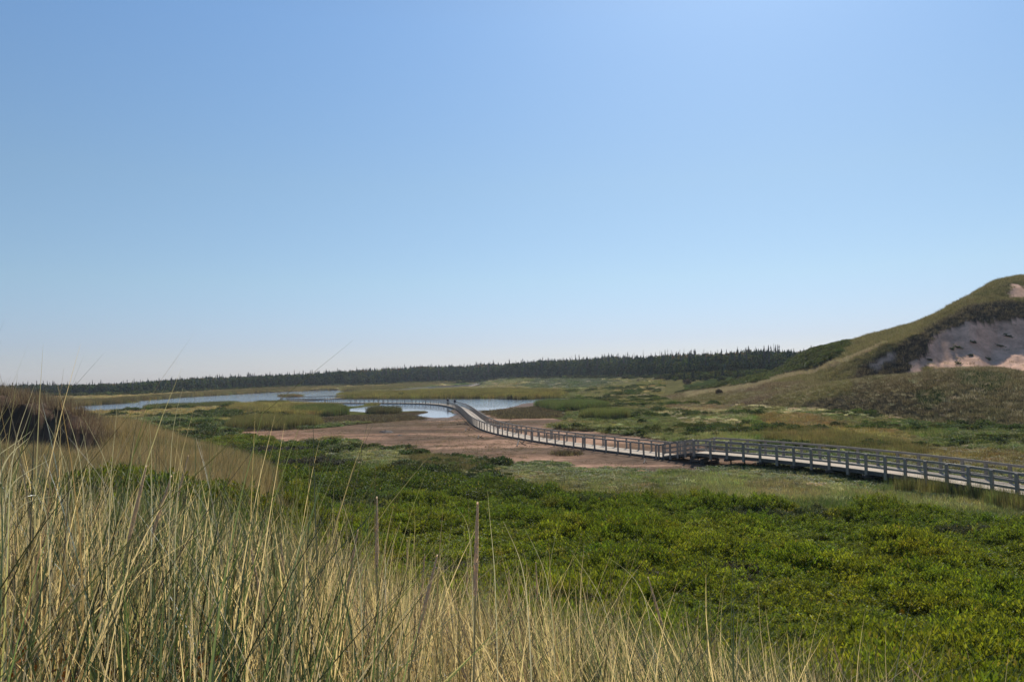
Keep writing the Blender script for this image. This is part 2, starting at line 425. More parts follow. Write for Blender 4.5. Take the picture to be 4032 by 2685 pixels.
# ------------------------------------------------------------------ scatter with geometry nodes (for plant cover nobody could count)
def scatter(name, P, rotv, scl, tint, pid, protos, label, cat, kind='stuff'):
    P = np.asarray(P); n = len(P)
    me = mesh_np(name, P, np.zeros((0, 3), int), None, [
        ('rotv', 'FLOAT_VECTOR', rotv), ('sclv', 'FLOAT_VECTOR', scl), ('tint', 'FLOAT_COLOR', tint), ('pid', 'INT', pid)])
    o = obj(name, me); tag(o, label, cat, kind=kind)
    pc = bpy.data.collections.new(name+'_sources')
    for i, pm in enumerate(protos):
        po = bpy.data.objects.new('%s_source_%02d' % (name, i), pm); pc.objects.link(po)
    ng = bpy.data.node_groups.new(name+'_nodes', 'GeometryNodeTree')
    ng.interface.new_socket('Geometry', in_out='INPUT', socket_type='NodeSocketGeometry')
    ng.interface.new_socket('Geometry', in_out='OUTPUT', socket_type='NodeSocketGeometry')
    N = ng.nodes; gi = N.new('NodeGroupInput'); go = N.new('NodeGroupOutput')
    ci = N.new('GeometryNodeCollectionInfo'); ci.inputs['Collection'].default_value = pc
    ci.inputs['Separate Children'].default_value = True; ci.inputs['Reset Children'].default_value = True
    iop = N.new('GeometryNodeInstanceOnPoints'); iop.inputs['Pick Instance'].default_value = True
    def at(nm, ty):
        a = N.new('GeometryNodeInputNamedAttribute'); a.data_type = ty; a.inputs['Name'].default_value = nm; return a.outputs['Attribute']
    e2r = N.new('FunctionNodeEulerToRotation')
    L = ng.links.new
    L(gi.outputs[0], iop.inputs['Points']); L(ci.outputs[0], iop.inputs['Instance'])
    L(at('pid', 'INT'), iop.inputs['Instance Index']); L(at('rotv', 'FLOAT_VECTOR'), e2r.inputs[0]); L(e2r.outputs[0], iop.inputs['Rotation'])
    L(at('sclv', 'FLOAT_VECTOR'), iop.inputs['Scale']); L(iop.outputs[0], go.inputs[0])
    md = o.modifiers.new('plants', 'NODES'); md.node_group = ng
    return o

# plant prototypes ------------------------------------------------------
def ribbon_mesh(name, mat, n, height, width, spread, bend, segs=4, seed=0, hvar=.35, lean=(0, 0), wtaper=1.0, flop=0.0):
    g = np.random.default_rng(seed)
    V = []; Fs = []; rn = []; rb = []; c = 0
    for i in range(n):
        a = g.uniform(0, 2*math.pi); rr = spread*math.sqrt(g.uniform(0, 1))
        bx, by = rr*math.cos(a), rr*math.sin(a)
        h = height*(1-hvar+2*hvar*g.uniform())*(1.0 if g.uniform() > .10 else 1.15)
        da = a+g.normal(0, .9); b = bend*h*abs(g.normal(.6, .5))
        if g.uniform() < flop: b = h*g.uniform(.7, 1.2); h *= g.uniform(.45, .8)
        dx, dy = math.cos(da)*b+lean[0]*h, math.sin(da)*b+lean[1]*h
        w = width*g.uniform(.6, 1.3); wa = g.uniform(0, math.pi); wx, wy = math.cos(wa)*w/2, math.sin(wa)*w/2
        q = g.uniform(); q2 = g.uniform()
        for k in range(segs+1):
            t = k/segs; x = bx+dx*(.25*t+.75*t*t); y = by+dy*(.25*t+.75*t*t); z = h*(t-.12*t*t*(abs(b)/max(h, .01)))
            ww = (1-t**1.6*wtaper)*1.0+.04
            V += [(x-wx*ww, y-wy*ww, z), (x+wx*ww, y+wy*ww, z)]; rn += [q, q]; rb += [q2, q2]
        for k in range(segs):
            Fs.append((c+2*k, c+2*k+1, c+2*k+3, c+2*k+2))
        c += 2*(segs+1)
    return mesh_np(name, V, Fs, mat, [('rnd', 'FLOAT', rn), ('rnb', 'FLOAT', rb)])

def leaf_shrub(name, mat, rad, height, ntw, nleaf, L, W, seed=0, flatness=.35, stems=True, up=.7):
    """low shrub: leaf rosettes on twig ends over a lumpy mound"""
    g = np.random.default_rng(seed)
    V = []; Fs = []; rn = []; rb = []; c = 0
    lumps = [(g.uniform(-.6, .6)*rad, g.uniform(-.6, .6)*rad, g.uniform(.35, .6)*rad, g.uniform(.75, 1.1)*height) for _ in range(7)]
    for i in range(ntw):
        lx, ly, lr, lh = lumps[g.integers(len(lumps))]
        th = g.uniform(0, 2*math.pi); ph = math.acos(g.uniform(.0, 1)); dpt = 1-.35*g.uniform()**2
        n = np.array([math.sin(ph)*math.cos(th), math.sin(ph)*math.sin(th), math.cos(ph)])
        p = np.array([lx, ly, lh*.45])+n*np.array([lr, lr, lh*.55])*dpt
        ax = n*(1-up)+np.array([0, 0, up])+g.normal(0, .18, 3); ax /= np.linalg.norm(ax)
        q0 = g.uniform(); a0 = g.uniform(0, 6.28)
        e1 = np.cross(ax, [1, 0, .1]); e1 /= np.linalg.norm(e1); e2 = np.cross(ax, e1)
        for j in range(nleaf):
            a = a0+j*2.4; side = e1*math.cos(a)+e2*math.sin(a)
            tilt = .35+.55*g.uniform()
            d = ax*math.cos(tilt)+side*math.sin(tilt); w = np.cross(d, side+.01); w /= np.linalg.norm(w)
            l = L*g.uniform(.7, 1.2); ww = W*g.uniform(.8, 1.15)/2
            s = p+ax*(j/nleaf-.5)*L*1.1+side*L*.08
            m = s+d*l*.55+side*l*.05; e = s+d*l-ax*l*.08+side*l*.1
            V += [s, m-w*ww, e, m+w*ww]; Fs.append((c, c+1, c+2, c+3)); c += 4
            q = min(1, max(0, .55*q0+.45*g.uniform())); q2 = g.uniform(); rn += [q]*4; rb += [q2]*4
    return mesh_np(name, V, Fs, mat, [('rnd', 'FLOAT', rn), ('rnb', 'FLOAT', rb)])

def spruce_geo(h, seed, rad=.2, whorls=15, per=8):
    """crown branches of a narrow ragged spruce: returns V, F, rnd"""
    g = np.random.default_rng(seed); V = []; Fs = []; rn = []; c = 0
    for i in range(whorls):
        t = i/(whorls-1); z = h*(.10+.88*t); r = h*rad*(1-t)**.8*g.uniform(.8, 1.15)+.05*h*.25
        for j in range(per):
            if g.uniform() < .08: continue
            a = 6.283*(j+g.uniform(-.4, .4))/per+i*1.3; rl = r*g.uniform(.65, 1.2); dz = -rl*g.uniform(.15, .5)
            ca, sa = math.cos(a), math.sin(a); w = rl*g.uniform(.28, .42)+.03*h*.3
            zz = z+g.normal(0, .02*h)
            up = g.uniform(.02, .06)*h
            V += [(0, 0, zz+up), (ca*rl*.55-sa*w, sa*rl*.55+ca*w, zz+dz*.4-up*.6), (ca*rl, sa*rl, zz+dz), (ca*rl*.55+sa*w, sa*rl*.55-ca*w, zz+dz*.4-up*.6), (ca*rl*.5, sa*rl*.5, zz+dz*.2+up)]
            Fs += [(c, c+1, c+4), (c+1, c+2, c+4), (c+2, c+3, c+4), (c+3, c, c+4)]
            q = g.uniform(); rn += [q]*5; c += 5
    return V, Fs, rn
def spruce_proto(name, mat, h, seed, rad=.2, whorls=15):
    V, Fs, rn = spruce_geo(h, seed, rad, whorls)
    n = len(V); r = h*.014
    V += [(r, 0, 0), (-r*.5, r*.87, 0), (-r*.5, -r*.87, 0), (0, 0, h)]; Fs += [(n, n+1, n+3), (n+1, n+2, n+3), (n+2, n, n+3)]; rn += [.1]*4
    return mesh_np(name, V, Fs, mat, [('rnd', 'FLOAT', rn), ('rnb', 'FLOAT', [.5]*len(V))])
def leafball_geo(rx, rz, n, s, seed, z0=0.0, nl=9):
    g = np.random.default_rng(seed); V = []; Fs = []; rn = []; c = 0
    L = [(g.uniform(-.55, .55)*rx, g.uniform(-.55, .55)*rx, g.uniform(.3, .75)*rz, g.uniform(.3, .5)) for _ in range(nl)]
    for i in range(n):
        lx, ly, lz, lr = L[g.integers(nl)]
        d = g.normal(0, 1, 3); d /= np.linalg.norm(d); k = g.uniform(.7, 1)
        p = np.array([lx, ly, lz+z0])+d*np.array([lr*rx, lr*rx, lr*rz])*k
        if p[2] < z0: p[2] = z0+abs(g.normal(0, .1))
        nn = d+g.normal(0, .5, 3); nn /= np.linalg.norm(nn); e1 = np.cross(nn, [0, .1, 1]); e1 /= np.linalg.norm(e1); e2 = np.cross(nn, e1)
        ss = s*g.uniform(.6, 1.3)
        V += [p-e1*ss*.5, p-e2*ss*.4, p+e1*ss*.5, p+e2*ss*.4]; Fs.append((c, c+1, c+2, c+3)); q = g.uniform(); rn += [q]*4; c += 4
    return V, Fs, rn
def leafball(name, mat, rx, rz, n, s, seed, trunk=0.0):
    V, Fs, rn = leafball_geo(rx, rz, n, s, seed, trunk)
    return mesh_np(name, V, Fs, mat, [('rnd', 'FLOAT', rn), ('rnb', 'FLOAT', np.random.default_rng(seed).uniform(0, 1, len(V)//4).repeat(4))])

# ------------------------------------------------------------------ ground cover colours (albedo; flank and scarp also hold painted shade) by place
def lerp(a, b, t): return a+(b-a)*t[..., None]
C = lambda *a: np.array(a, float)
COLS = dict(
 olive=C(.125,.118,.042), gold=C(.24,.185,.075), green=C(.07,.105,.026), dgreen=C(.038,.062,.02), pale=C(.17,.18,.085),
 white=C(.42,.38,.31), rust=C(.17,.105,.05), brown=C(.085,.062,.04), mauve=C(.16,.115,.08), straw=C(.34,.27,.13))
# (outline in lines of sight meeting the flat, colour, strength)
PATCH = [
 ([(0,1540),(560,1556),(1100,1530),(1900,1500),(1950,1512),(1560,1528),(1350,1535),(1000,1549),(640,1566),(533,1578),(200,1592),(0,1600)], 'gold', .8),
 ([(0,1550),(600,1558),(1200,1528),(2100,1492),(2100,1502),(1350,1526),(700,1560),(0,1580)], 'straw', .35),
 ([(1340,1545),(1900,1522),(2200,1520),(2250,1540),(2150,1552),(1350,1562)], 'gold', .45),
 ([(2100,1515),(2420,1500),(2480,1512),(2440,1530),(2200,1540),(2050,1530)], 'dgreen', .9),
 ([(2250,1540),(2700,1500),(2800,1540),(2650,1570),(2300,1580)], 'olive', .8),
 ([(2400,1548),(2560,1540),(2560,1552),(2410,1556)], 'straw', .6),
 ([(2540,1560),(2700,1552),(2720,1585),(2600,1590)], 'white', .9),
 ([(2650,1550),(2900,1550),(3000,1600),(2800,1650),(2600,1610)], 'mauve', .8),
 ([(2250,1590),(2500,1560),(2600,1600),(2500,1650),(2300,1650)], 'olive', .9),
 ([(2230,1640),(2480,1620),(2700,1640),(2600,1700),(2300,1710)], 'green', .55),
 ([(2560,1640),(2760,1620),(2960,1640),(2900,1680),(2650,1680)], 'white', .8),
 ([(2960,1600),(3400,1630),(3700,1650),(3680,1670),(3380,1665),(3000,1640)], 'white', .9),
 ([(3000,1640),(3250,1650),(3300,1720),(3100,1740),(2960,1700)], 'rust', .7),
 ([(2980,1680),(3500,1700),(3520,1760),(3200,1790),(3000,1740)], 'gold', .5),
 ([(3480,1670),(4100,1680),(4200,1790),(3600,1770)], 'green', .8),
 ([(3700,1730),(4032,1720),(4100,1760),(3750,1770)], 'pale', .5),
 ([(3300,1750),(4032,1790),(4300,1900),(3600,1850)], 'rust', .35),
 ([(2150,1680),(2600,1690),(2900,1720),(3050,1780),(2700,1760),(2300,1720)], 'pale', .55),
 ([(1150,1660),(1250,1640),(1700,1620),(1660,1650),(1450,1668),(1200,1690),(950,1700)], 'brown', .95),
 ([(1880,1618),(2100,1600),(2220,1600),(2210,1650),(1985,1652)], 'brown', .95),
 ([(250,1610),(900,1590),(1200,1590),(1350,1620),(1100,1650),(900,1640),(420,1660),(330,1640)], 'gold', .75),
 ([(900,1640),(1250,1625),(1360,1625),(1240,1650),(1000,1680),(850,1670)], 'dgreen', .5),
 ([(450,1650),(900,1645),(1000,1690),(900,1720),(600,1730)], 'green', .9),
 ([(420,1680),(620,1700),(900,1830),(760,1800),(560,1750)], 'white', .8),
 ([(700,1690),(790,1690),(800,1712),(710,1712)], 'straw', .9),
 ([(880,1650),(1060,1650),(1060,1662),(890,1665)], 'straw', .6),
 ([(900,1710),(1060,1740),(1200,1760),(1400,1740),(1420,1790),(1500,1850),(1200,1900),(800,1850)], 'green', .9),
 ([(1200,1760),(1410,1765),(1640,1790),(1750,1840),(1900,1860),(1880,1890),(1500,1840),(1300,1800)], 'pale', .75),
 ([(1750,1840),(2000,1835),(2300,1850),(2600,1880),(2600,1950),(2100,1930)], 'pale', .6),
 ([(1700,1850),(2000,1850),(2250,1900),(2000,1920)], 'gold', .35),
 ([(2600,1880),(2900,1860),(3300,1880),(3500,1960),(3200,2000),(2700,1960)], 'pale', .75),
 ([(2980,1900),(3250,1900),(3300,1990),(3000,1970)], 'mauve', .45),
 ([(3400,1950),(3800,1980),(4032,2010),(4100,2060),(3500,2030)], 'pale', .6),
]
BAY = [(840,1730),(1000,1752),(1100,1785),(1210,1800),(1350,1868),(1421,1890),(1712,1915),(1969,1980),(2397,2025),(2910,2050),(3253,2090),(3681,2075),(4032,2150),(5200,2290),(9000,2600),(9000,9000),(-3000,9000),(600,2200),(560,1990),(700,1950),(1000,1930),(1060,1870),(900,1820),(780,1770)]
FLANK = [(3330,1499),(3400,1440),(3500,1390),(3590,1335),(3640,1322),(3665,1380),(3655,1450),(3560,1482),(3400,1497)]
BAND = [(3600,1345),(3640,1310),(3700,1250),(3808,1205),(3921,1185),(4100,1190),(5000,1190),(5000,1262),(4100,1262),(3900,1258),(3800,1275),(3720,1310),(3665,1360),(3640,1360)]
SHR = [(2690,1548),(2983,1508),(3096,1474),(3200,1450),(3300,1412),(3345,1372),(3350,1300),(3150,1300),(3000,1440),(2850,1480),(2690,1520)]
def cover_colour(x, y, info):
    fu, fv = info['fu'], info['fv']
    n = fbm(x*.05, y*.05, 61, 4); n2 = fbm(x*.2+3, y*.2, 67, 3)
    ju = fu+(fbm(x*.06, y*.06, 71, 4)-.5)*260; jv = fv+(fbm(x*.06+7, y*.06, 73, 4)-.5)*np.clip((fv-1480)*.22, 2, 50)
    c = lerp(COLS['olive']*np.ones(x.shape+(3,)), COLS['green'], np.clip((n-.42)*5, 0, 1))
    c = lerp(c, COLS['pale'], np.clip((n2-.55)*3, 0, .5))
    for P, k, s in PATCH:
        m = poly_in(ju, jv, P)
        if k == 'white': m = m & (rng.uniform(0, 1, x.shape) < .38)
        c = np.where(m[..., None], c*(1-s)+COLS[k]*s*(.8+.5*n2[..., None]), c)
    far = info['r'] > 250
    # dunes
    kr = info['kr']; u = info['u']; du = (fbm(x*.08, y*.08, 81, 4)-.5)
    dune = info['zr'] > .15
    spur = C(.155,.142,.055); face = C(.125,.11,.06); shrub = C(.055,.075,.024); path = C(.36,.30,.2)
    cd = lerp(face*np.ones(x.shape+(3,)), C(.10,.08,.045), np.clip((fbm(x*.04, y*.04, 83, 3)-.45)*6, 0, 1))
    cd = lerp(cd, C(.07,.095,.03), np.clip((fbm(x*.06, y*.06, 85, 3)-.58)*8, 0, 1))
    pu = info['pu']+(fbm(x*.2, y*.2, 87, 3)-.5)*50; pv = info['pv']+(fbm(x*.2+4, y*.2, 89, 3)-.5)*26
    b = (kr > 1.5+du*.8) & (u < 3700+du*160)
    cd = np.where(b[..., None], spur*(.8+.5*n2[..., None]), cd)
    low = (u < 3350) & (kr < 2.5+du*2)
    cd = np.where(low[..., None], lerp(COLS['mauve']*np.ones(x.shape+(3,)), spur, np.clip((n-.4)*6, 0, 1)), cd)
    dk = poly_in(pu, pv, [(3140,1600),(3300,1560),(3600,1540),(3800,1600),(3700,1640),(3300,1625)])
    cd = np.where(dk[..., None], C(.095,.08,.05), cd)
    gp = poly_in(pu, pv, [(3760,1470),(3950,1460),(3980,1490),(3900,1540),(3780,1510)]) | (poly_in(pu, pv, [(3600,1560),(3700,1520),(3720,1580),(3640,1620)]))
    cd = np.where(gp[..., None], C(.045,.065,.025), cd)
    cd = np.where(((kr > 1.1) & poly_in(pu, pv, FLANK))[..., None], C(.052,.042,.032), cd)  # steep flank: slope shade put into the colour, over darker growth
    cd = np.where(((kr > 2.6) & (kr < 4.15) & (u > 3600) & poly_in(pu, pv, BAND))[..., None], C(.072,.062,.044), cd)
    sh = poly_in(pu, pv, SHR) & (kr > 1.2)
    cd = np.where(sh[..., None], shrub, cd)
    pl = np.interp(info['pu'], [2700,2983,3096,3200,3300,3435,3548], [1556,1517,1483,1462,1432,1376,1322])
    wd = np.interp(info['pu'], [2700, 3000, 3300, 3548], [7, 9, 9, 3])
    pth = (np.abs(info['pv']-pl+(n2-.5)*16) < wd) & (info['pu'] > 2700) & (info['pu'] < 3500) & (kr > .3)
    cd = np.where(pth[..., None], path, cd)
    top = (kr > 4.0) & (u > 3640)
    cd = np.where(top[..., None], lerp(C(.15,.14,.055)*np.ones(x.shape+(3,)), C(.09,.10,.035), np.clip((n2-.5)*5, 0, 1)), cd)
    c = np.where(dune[..., None], cd, c)
    # left dune and near slopes
    kn = info['kn']; hill = (kn > 4.2) & (kn < 9.2) & (info['r'] < 85) & (u < 1150)
    cl = lerp(C(.31,.235,.115)*np.ones(x.shape+(3,)), C(.21,.175,.075), np.clip((n2-.4)*4, 0, 1))
    c = np.where(hill[..., None], cl, c)
    sc = (kn > 5.9) & (kn < 8.6) & (u < 430)
    c = np.where(sc[..., None], lerp(C(.14,.098,.07)*np.ones(x.shape+(3,)), C(.10,.085,.05), np.clip((n2-.5)*6, 0, 1)), c)  # brown scarp, darkened: its backlit shade is put into the colour
    return c
def sand_mask(x, y, info):
    kr, u, r = info['kr'], info['u'], info['r']; d = fbm(x*.12, y*.12, 91, 4)-.5
    pu = info['pu']+d*60; pv = info['pv']+(fbm(x*.25, y*.25, 93, 4)-.5)*70
    s = (kr > 1.3) & (kr < 3.95) & poly_in(pu, pv, [(3673,1500),(3648,1440),(3645,1400),(3660,1350),(3720,1300),(3800,1268),(3900,1250),(4100,1248),(5200,1248),(5200,1600),(4100,1560),(3944,1500)])
    s |= (kr > 4.1) & (kr < 4.97) & poly_in(pu, pv, [(3955,1112),(4000,1128),(4100,1150),(4600,1180),(4600,1260),(4032,1200),(3985,1160)])
    s |= (kr > 1.4) & (kr < 3.6) & poly_in(pu, pv, FLANK) & (fbm(x*.25, y*.25, 95, 3) > .6)
    return s

# ------------------------------------------------------------------ build the ground sheet
def build_ground():
    az1 = np.concatenate([np.linspace(-180, -56, 40, endpoint=False), np.linspace(-56, -38, 60, endpoint=False), np.linspace(-38, 38, 900, endpoint=False), np.linspace(38, 56, 60, endpoint=False), np.linspace(56, 180, 41)])
    rr = np.concatenate([np.geomspace(.3, 18, 110, endpoint=False), np.geomspace(18, 700, 560, endpoint=False), np.geomspace(700, 2400, 26)])
    A, Rr = np.meshgrid(np.radians(az1), rr)
    X = Rr*np.sin(A); Y = Rr*np.cos(A)
    nr, na = X.shape
    Z, info = terrain(X.ravel(), Y.ravel(), True)
    x, y = X.ravel(), Y.ravel()
    col = cover_colour(x, y, info)*.62
    bare = C(.30, .235, .16)
    near = info['r'] < 45
    col = np.where((near & (info['kn'] < 4.3))[:, None], C(.34, .23, .13), col)
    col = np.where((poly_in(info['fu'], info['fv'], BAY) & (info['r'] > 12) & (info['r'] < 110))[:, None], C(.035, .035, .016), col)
    sm = sand_mask(x, y, info)
    col = np.where(sm[:, None], C(.55, .355, .255)*(.9+.25*fbm(x*.3, y*.3, 97, 3))[:, None], col)
    # red scarp face
    n = fbm(x*.11, y*.3, 55, 4); n3 = fbm(x*.03, y*.05, 57, 3)
    mudc = lerp(C(.19,.13,.095)*np.ones((len(x), 3)), C(.30,.185,.125), np.clip((n-.45)*4, 0, 1))*.8
    mudc = lerp(mudc, C(.13,.09,.055), np.clip((n3-.5)*5, 0, .9))
    n5 = fbm(x*.045, y*.16, 59, 5); mudc = lerp(mudc, C(.115,.085,.062), np.clip((n5-.46)*6, 0, .85)); mudc = lerp(mudc, C(.36,.225,.155), np.clip((.40-n5)*9, 0, .8))
    lf = np.clip((1500-info['fu'])/500, 0, 1); mudc = lerp(mudc, C(.34,.19,.125), lf*.5)
    col = np.where(info['mud'][:, None], mudc, col)
    col = np.where(info['silt'][:, None], C(.17,.13,.11), col)
    col = np.where(info['water'][:, None], C(.12,.09,.07), col)
    i, j = np.meshgrid(np.arange(nr-1), np.arange(na-1), indexing='ij')
    a = (i*na+j).ravel(); Q = np.stack([a, a+1, a+na+1, a+na], 1)[:, ::-1]
    mudf = info['mud'][a] | info['silt'][a]
    dunef = (info['zr'][a] > .5) & (info['kr'][a] > .02) & ~mudf
    lduf = (info['kn'][a] > 4.6) & (info['kn'][a] < 8.9) & (info['u'][a] < 1100) & ~mudf & ~dunef
    V = np.stack([x, y, Z], 1)
    def sub(name, m, mat, label):
        q = Q[m]; us, inv = np.unique(q, return_inverse=True)
        me = mesh_np(name, V[us], inv.reshape(q.shape), mat, [('col', 'FLOAT_COLOR', col[us])], smooth=True)
        o = obj(name, me); tag(o, kind='structure', label=label); return o
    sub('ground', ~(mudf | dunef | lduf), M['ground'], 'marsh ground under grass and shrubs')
    sub('mudflat', mudf, M['mud'], 'bare reddish mud flat beside the floating boardwalk')
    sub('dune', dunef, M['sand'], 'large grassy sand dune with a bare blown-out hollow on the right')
    sub('dune_bluff', lduf, M['sand'], 'grassy dune with a dark eroded scarp at the left')
build_ground()
wz = .0
wm = mesh_np('water', [(-520, 110, wz), (120, 110, wz), (120, 640, wz), (-520, 640, wz)], [(0, 1, 2, 3)], M['water'])
tag(obj('water', wm), kind='structure', label='shallow pond water winding through the marsh')

# ------------------------------------------------------------------ vegetation cover
def sample(n, az0, az1, r0, r1, power=0.0):
    """points in the view fan; power 0: even over log distance, 1: even over area"""
    az = np.radians(rng.uniform(az0, az1, n))
    q = rng.uniform(0, 1, n)
    if power == 0: r = r0*(r1/r0)**q
    else: r = (r0**power+q*(r1**power-r0**power))**(1/power)
    return r*np.sin(az), r*np.cos(az)
def zrot(n, tilt=.08): return np.stack([rng.normal(0, tilt, n), rng.normal(0, tilt, n), rng.uniform(0, 6.283, n)], 1)
def jitter(c, s=.18):
    k = np.exp(rng.normal(0, s, (len(c), 1))); h = np.exp(rng.normal(0, s*.35, (len(c), 3))); return c*k*h

AZ = 40
# 1 near marram grass ------------------------------------------------
protos = [ribbon_mesh('marram', M['marram'], 32, .72, .0080, .13, .42, 6, 100+i, .42, flop=.24) for i in range(7)]
protos += [ribbon_mesh('marram', M['marram'], 14, .84, .0070, .09, .38, 7, 120+i, .28) for i in range(3)]
x, y = sample(5200, -46, 46, 1.5, 17, 1.25)
z, inf = terrain(x, y, True)
r = inf['r']; fu = inf['u']
keep = (r > np.interp(fu, [0, 2016, 4032], [2.0, 1.8, 1.6]))
# the stand ends where the shrubs begin
edge = np.interp(fu, [0, 1000, 1600, 2100, 2600, 3200, 4032], [17, 14.5, 12.8, 12, 11.8, 11.8, 10.5])+(fbm(x*.5, y*.5, 5, 3)-.5)*4
keep &= r < edge
dens = np.clip(.55+1.2*(fbm(x*.9, y*.9, 7, 3)-.3), .25, 1); keep &= rng.uniform(0, 1, len(x)) < dens
x, y, z, fu, r = [a[keep] for a in (x, y, z, fu, r)]
n = len(x); rt = zrot(n, .10)
leanx = np.interp(fu, [600, 1800, 2600, 4000], [.05, -.12, -.42, -.5])
# tilt whole tuft towards -x on the right: rotate about y after a random spin about z
tilt_rot = np.array([tuple((Matrix.Rotation(l+random.gauss(0, .1), 3, 'Y') @ Matrix.Rotation(random.gauss(0, .12), 3, 'X') @ Matrix.Rotation(a, 3, 'Z')).to_euler()) for l, a in zip(leanx, rt[:, 2])])
g = fbm(x*1.1, y*1.1, 15, 3)
gr = lerp(C(.078,.108,.045)*np.ones((n, 3)), C(.32,.265,.155), np.clip((g-.42)*5+np.interp(fu, [700, 2600], [-.25, .35]), 0, 1))
sc = rng.uniform(.75, 1.15, n)*np.interp(fu, [0, 900, 2016, 3000, 4032], [1.08, 1.0, .96, .98, .98])
mp = rng.integers(0, 10, n); sc = sc*np.where((mp >= 7) & (fu < 1500), 1.28, 1)
scatter('marram_grass', np.stack([x, y, z-.02], 1), tilt_rot, np.stack([sc]*3, 1), jitter(gr, .2), mp, protos,
        'tall green and straw-coloured marram grass covering the near dune', 'grass')

# 2 dune grass --------------------------------------------------------
pr = [ribbon_mesh('dune_tuft', M['dune_grass'], 75, .55, .011, .42, .35, 3, 200+i, .4) for i in range(5)]
x, y = sample(15000, -46, -14, 14, 75, 1.3)
z, inf = terrain(x, y, True); kn = inf['kn']; u = inf['u']
bay = poly_in(inf['fu'], inf['fv'], BAY)
hillg = (kn > 3.6) & (kn < 8.8) & (u < 1090+(fbm(x*.3, y*.3, 17, 3)-.5)*160)
scarp = (kn > 5.9) & (kn < 8.6) & (u < 420)
low = (inf['r'] < 24.5) & (kn < 4.95+(fbm(x*.3, y*.3, 18, 3)-.5)*.5) & (u > 250)
keep = hillg & ~low & (~scarp | (rng.uniform(0, 1, len(x)) < .06+.16*(kn > 7.0)))
x, y, z = x[keep], y[keep], z[keep]; c = cover_colour(x, y, {k: v[keep] for k, v in inf.items()}); c = np.maximum(c, C(.1, .09, .04)); n = len(x)
s = rng.uniform(.7, 1.25, n)
scatter('dune_grass', np.stack([x, y, z-.03], 1), zrot(n, .12), np.stack([s, s, s], 1), jitter(c*1.05, .14), rng.integers(0, 5, n), pr,
        'olive and golden beach grass covering the left dune', 'grass')
pr2 = [ribbon_mesh('dune_tuft_far', M['dune_grass'], 60, .6, .035, .9, .6, 2, 230+i, .45) for i in range(5)]
x, y = sample(60000, 8, 40, 84, 240, 1.0)
z, inf = terrain(x, y, True)
keep = (inf['zr'] > .1) & ~(sand_mask(x, y, inf) & (rng.uniform(0, 1, len(x)) > .012)); kr = inf['kr']; u = inf['u']
d5 = fbm(x*.08, y*.08, 81, 4)-.5
shr = poly_in(inf['pu']+d5*60, inf['pv']+(fbm(x*.2+4, y*.2, 89, 3)-.5)*20, SHR) & (kr > 1.2)
shr |= False & poly_in(inf['pu'], inf['pv'], [(3820,1470),(3950,1458),(3975,1485),(3900,1520),(3830,1500)]) & (kr < 1.2) & (rng.uniform(0, 1, len(x)) < .3)
ifk = {k: v[keep & ~shr] for k, v in inf.items()}
xa, ya, za = x[keep & ~shr], y[keep & ~shr], z[keep & ~shr]; c = cover_colour(xa, ya, ifk); n = len(xa)
s = rng.uniform(.5, 1.1, n)*np.where(ifk['kr'] < 1.2, .75, 1)
fl = (rng.uniform(0, 1, n) < .12) & (ifk['kr'] < 1.6); c[fl] = C(.40, .36, .26)
scatter('dune_grass', np.stack([xa, ya, za-.05], 1), zrot(n, .12), np.stack([s, s, s*rng.uniform(.7, 1.1, n)], 1), jitter(c, .16), rng.integers(0, 5, n), pr2,
        'olive and brown beach grass covering the large right dune', 'grass')
prs = [leaf_shrub('dune_shrub', M['bay'], 1.3, 1.0, 170, 4, .26, .13, 260+i) for i in range(4)]
xs, ys, zs = x[keep & shr], y[keep & shr], z[keep & shr]; n = len(xs); s = rng.uniform(.7, 1.3, n)
scatter('dune_shrubs', np.stack([xs, ys, zs-.15], 1), zrot(n, .08), np.stack([s, s, s*rng.uniform(.45, .9, n)], 1), jitter(np.ones((n, 3))*C(.066, .082, .026), .2), rng.integers(0, 4, n), prs,
        'dark green shrubs covering the back slope of the right dune', 'shrubs')

# 3 bayberry thicket ---------------------------------------------------
pb = [leaf_shrub('bayberry', M['bay'], .64, .66, 110, 7, .105, .043, 300+i) for i in range(6)]
pbf = [leaf_shrub('bayberry_far', M['bay'], .9, .8, 200, 5, .13, .055, 320+i) for i in range(4)]
x, y = sample(15500, -34, 41, 9.5, 50, 1.35)
z, inf = terrain(x, y, True); fu, fv, rr_ = inf['fu'], inf['fv'], inf['r']
ok = poly_in(fu+(fbm(x*.15, y*.15, 301, 3)-.5)*160, fv+(fbm(x*.2, y*.2, 303, 3)-.5)*60, BAY)
edge = np.interp(inf['u'], [0, 1000, 1600, 2100, 2600, 3200, 4032], [14, 12.5, 12, 11.3, 10.8, 10, 8.5])
hillg = (inf['kn'] > 4.9) & (inf['u'] < 1090) & (inf['r'] > 22)
ok &= (rr_ > edge+rng.normal(0, 1.0, len(x))) & ~hillg & ((inf['u'] > 250) | (rr_ < 20))
gap = fbm(x*.75, y*.75, 305, 3); ok &= gap > .30
x, y, z, rr_, gap = [a[ok] for a in (x, y, z, rr_, gap)]; u_ = inf['u'][ok]; n = len(x)
hgt = .65+.7*np.clip((fbm(x*.42, y*.42, 307, 3)-.3)*2.2, 0, 1)
c = lerp(C(.135,.175,.016)*np.ones((n, 3)), C(.185,.21,.020), np.clip((fbm(x*.22, y*.22, 309, 3)-.4)*5, 0, 1))
dead = (fbm(x*.28, y*.28, 311, 3) > .71) & (rr_ > 24); c[dead] = C(.06, .055, .045)
c[u_ < 1250] *= .72; yel = rng.uniform(0, 1, n) < .03; c[yel] = C(.2, .2, .03)
c = lerp(c, C(.09,.135,.028)*np.ones((n, 3)), np.clip((rr_-30)/20, 0, .8))
s = rng.uniform(.75, 1.2, n)
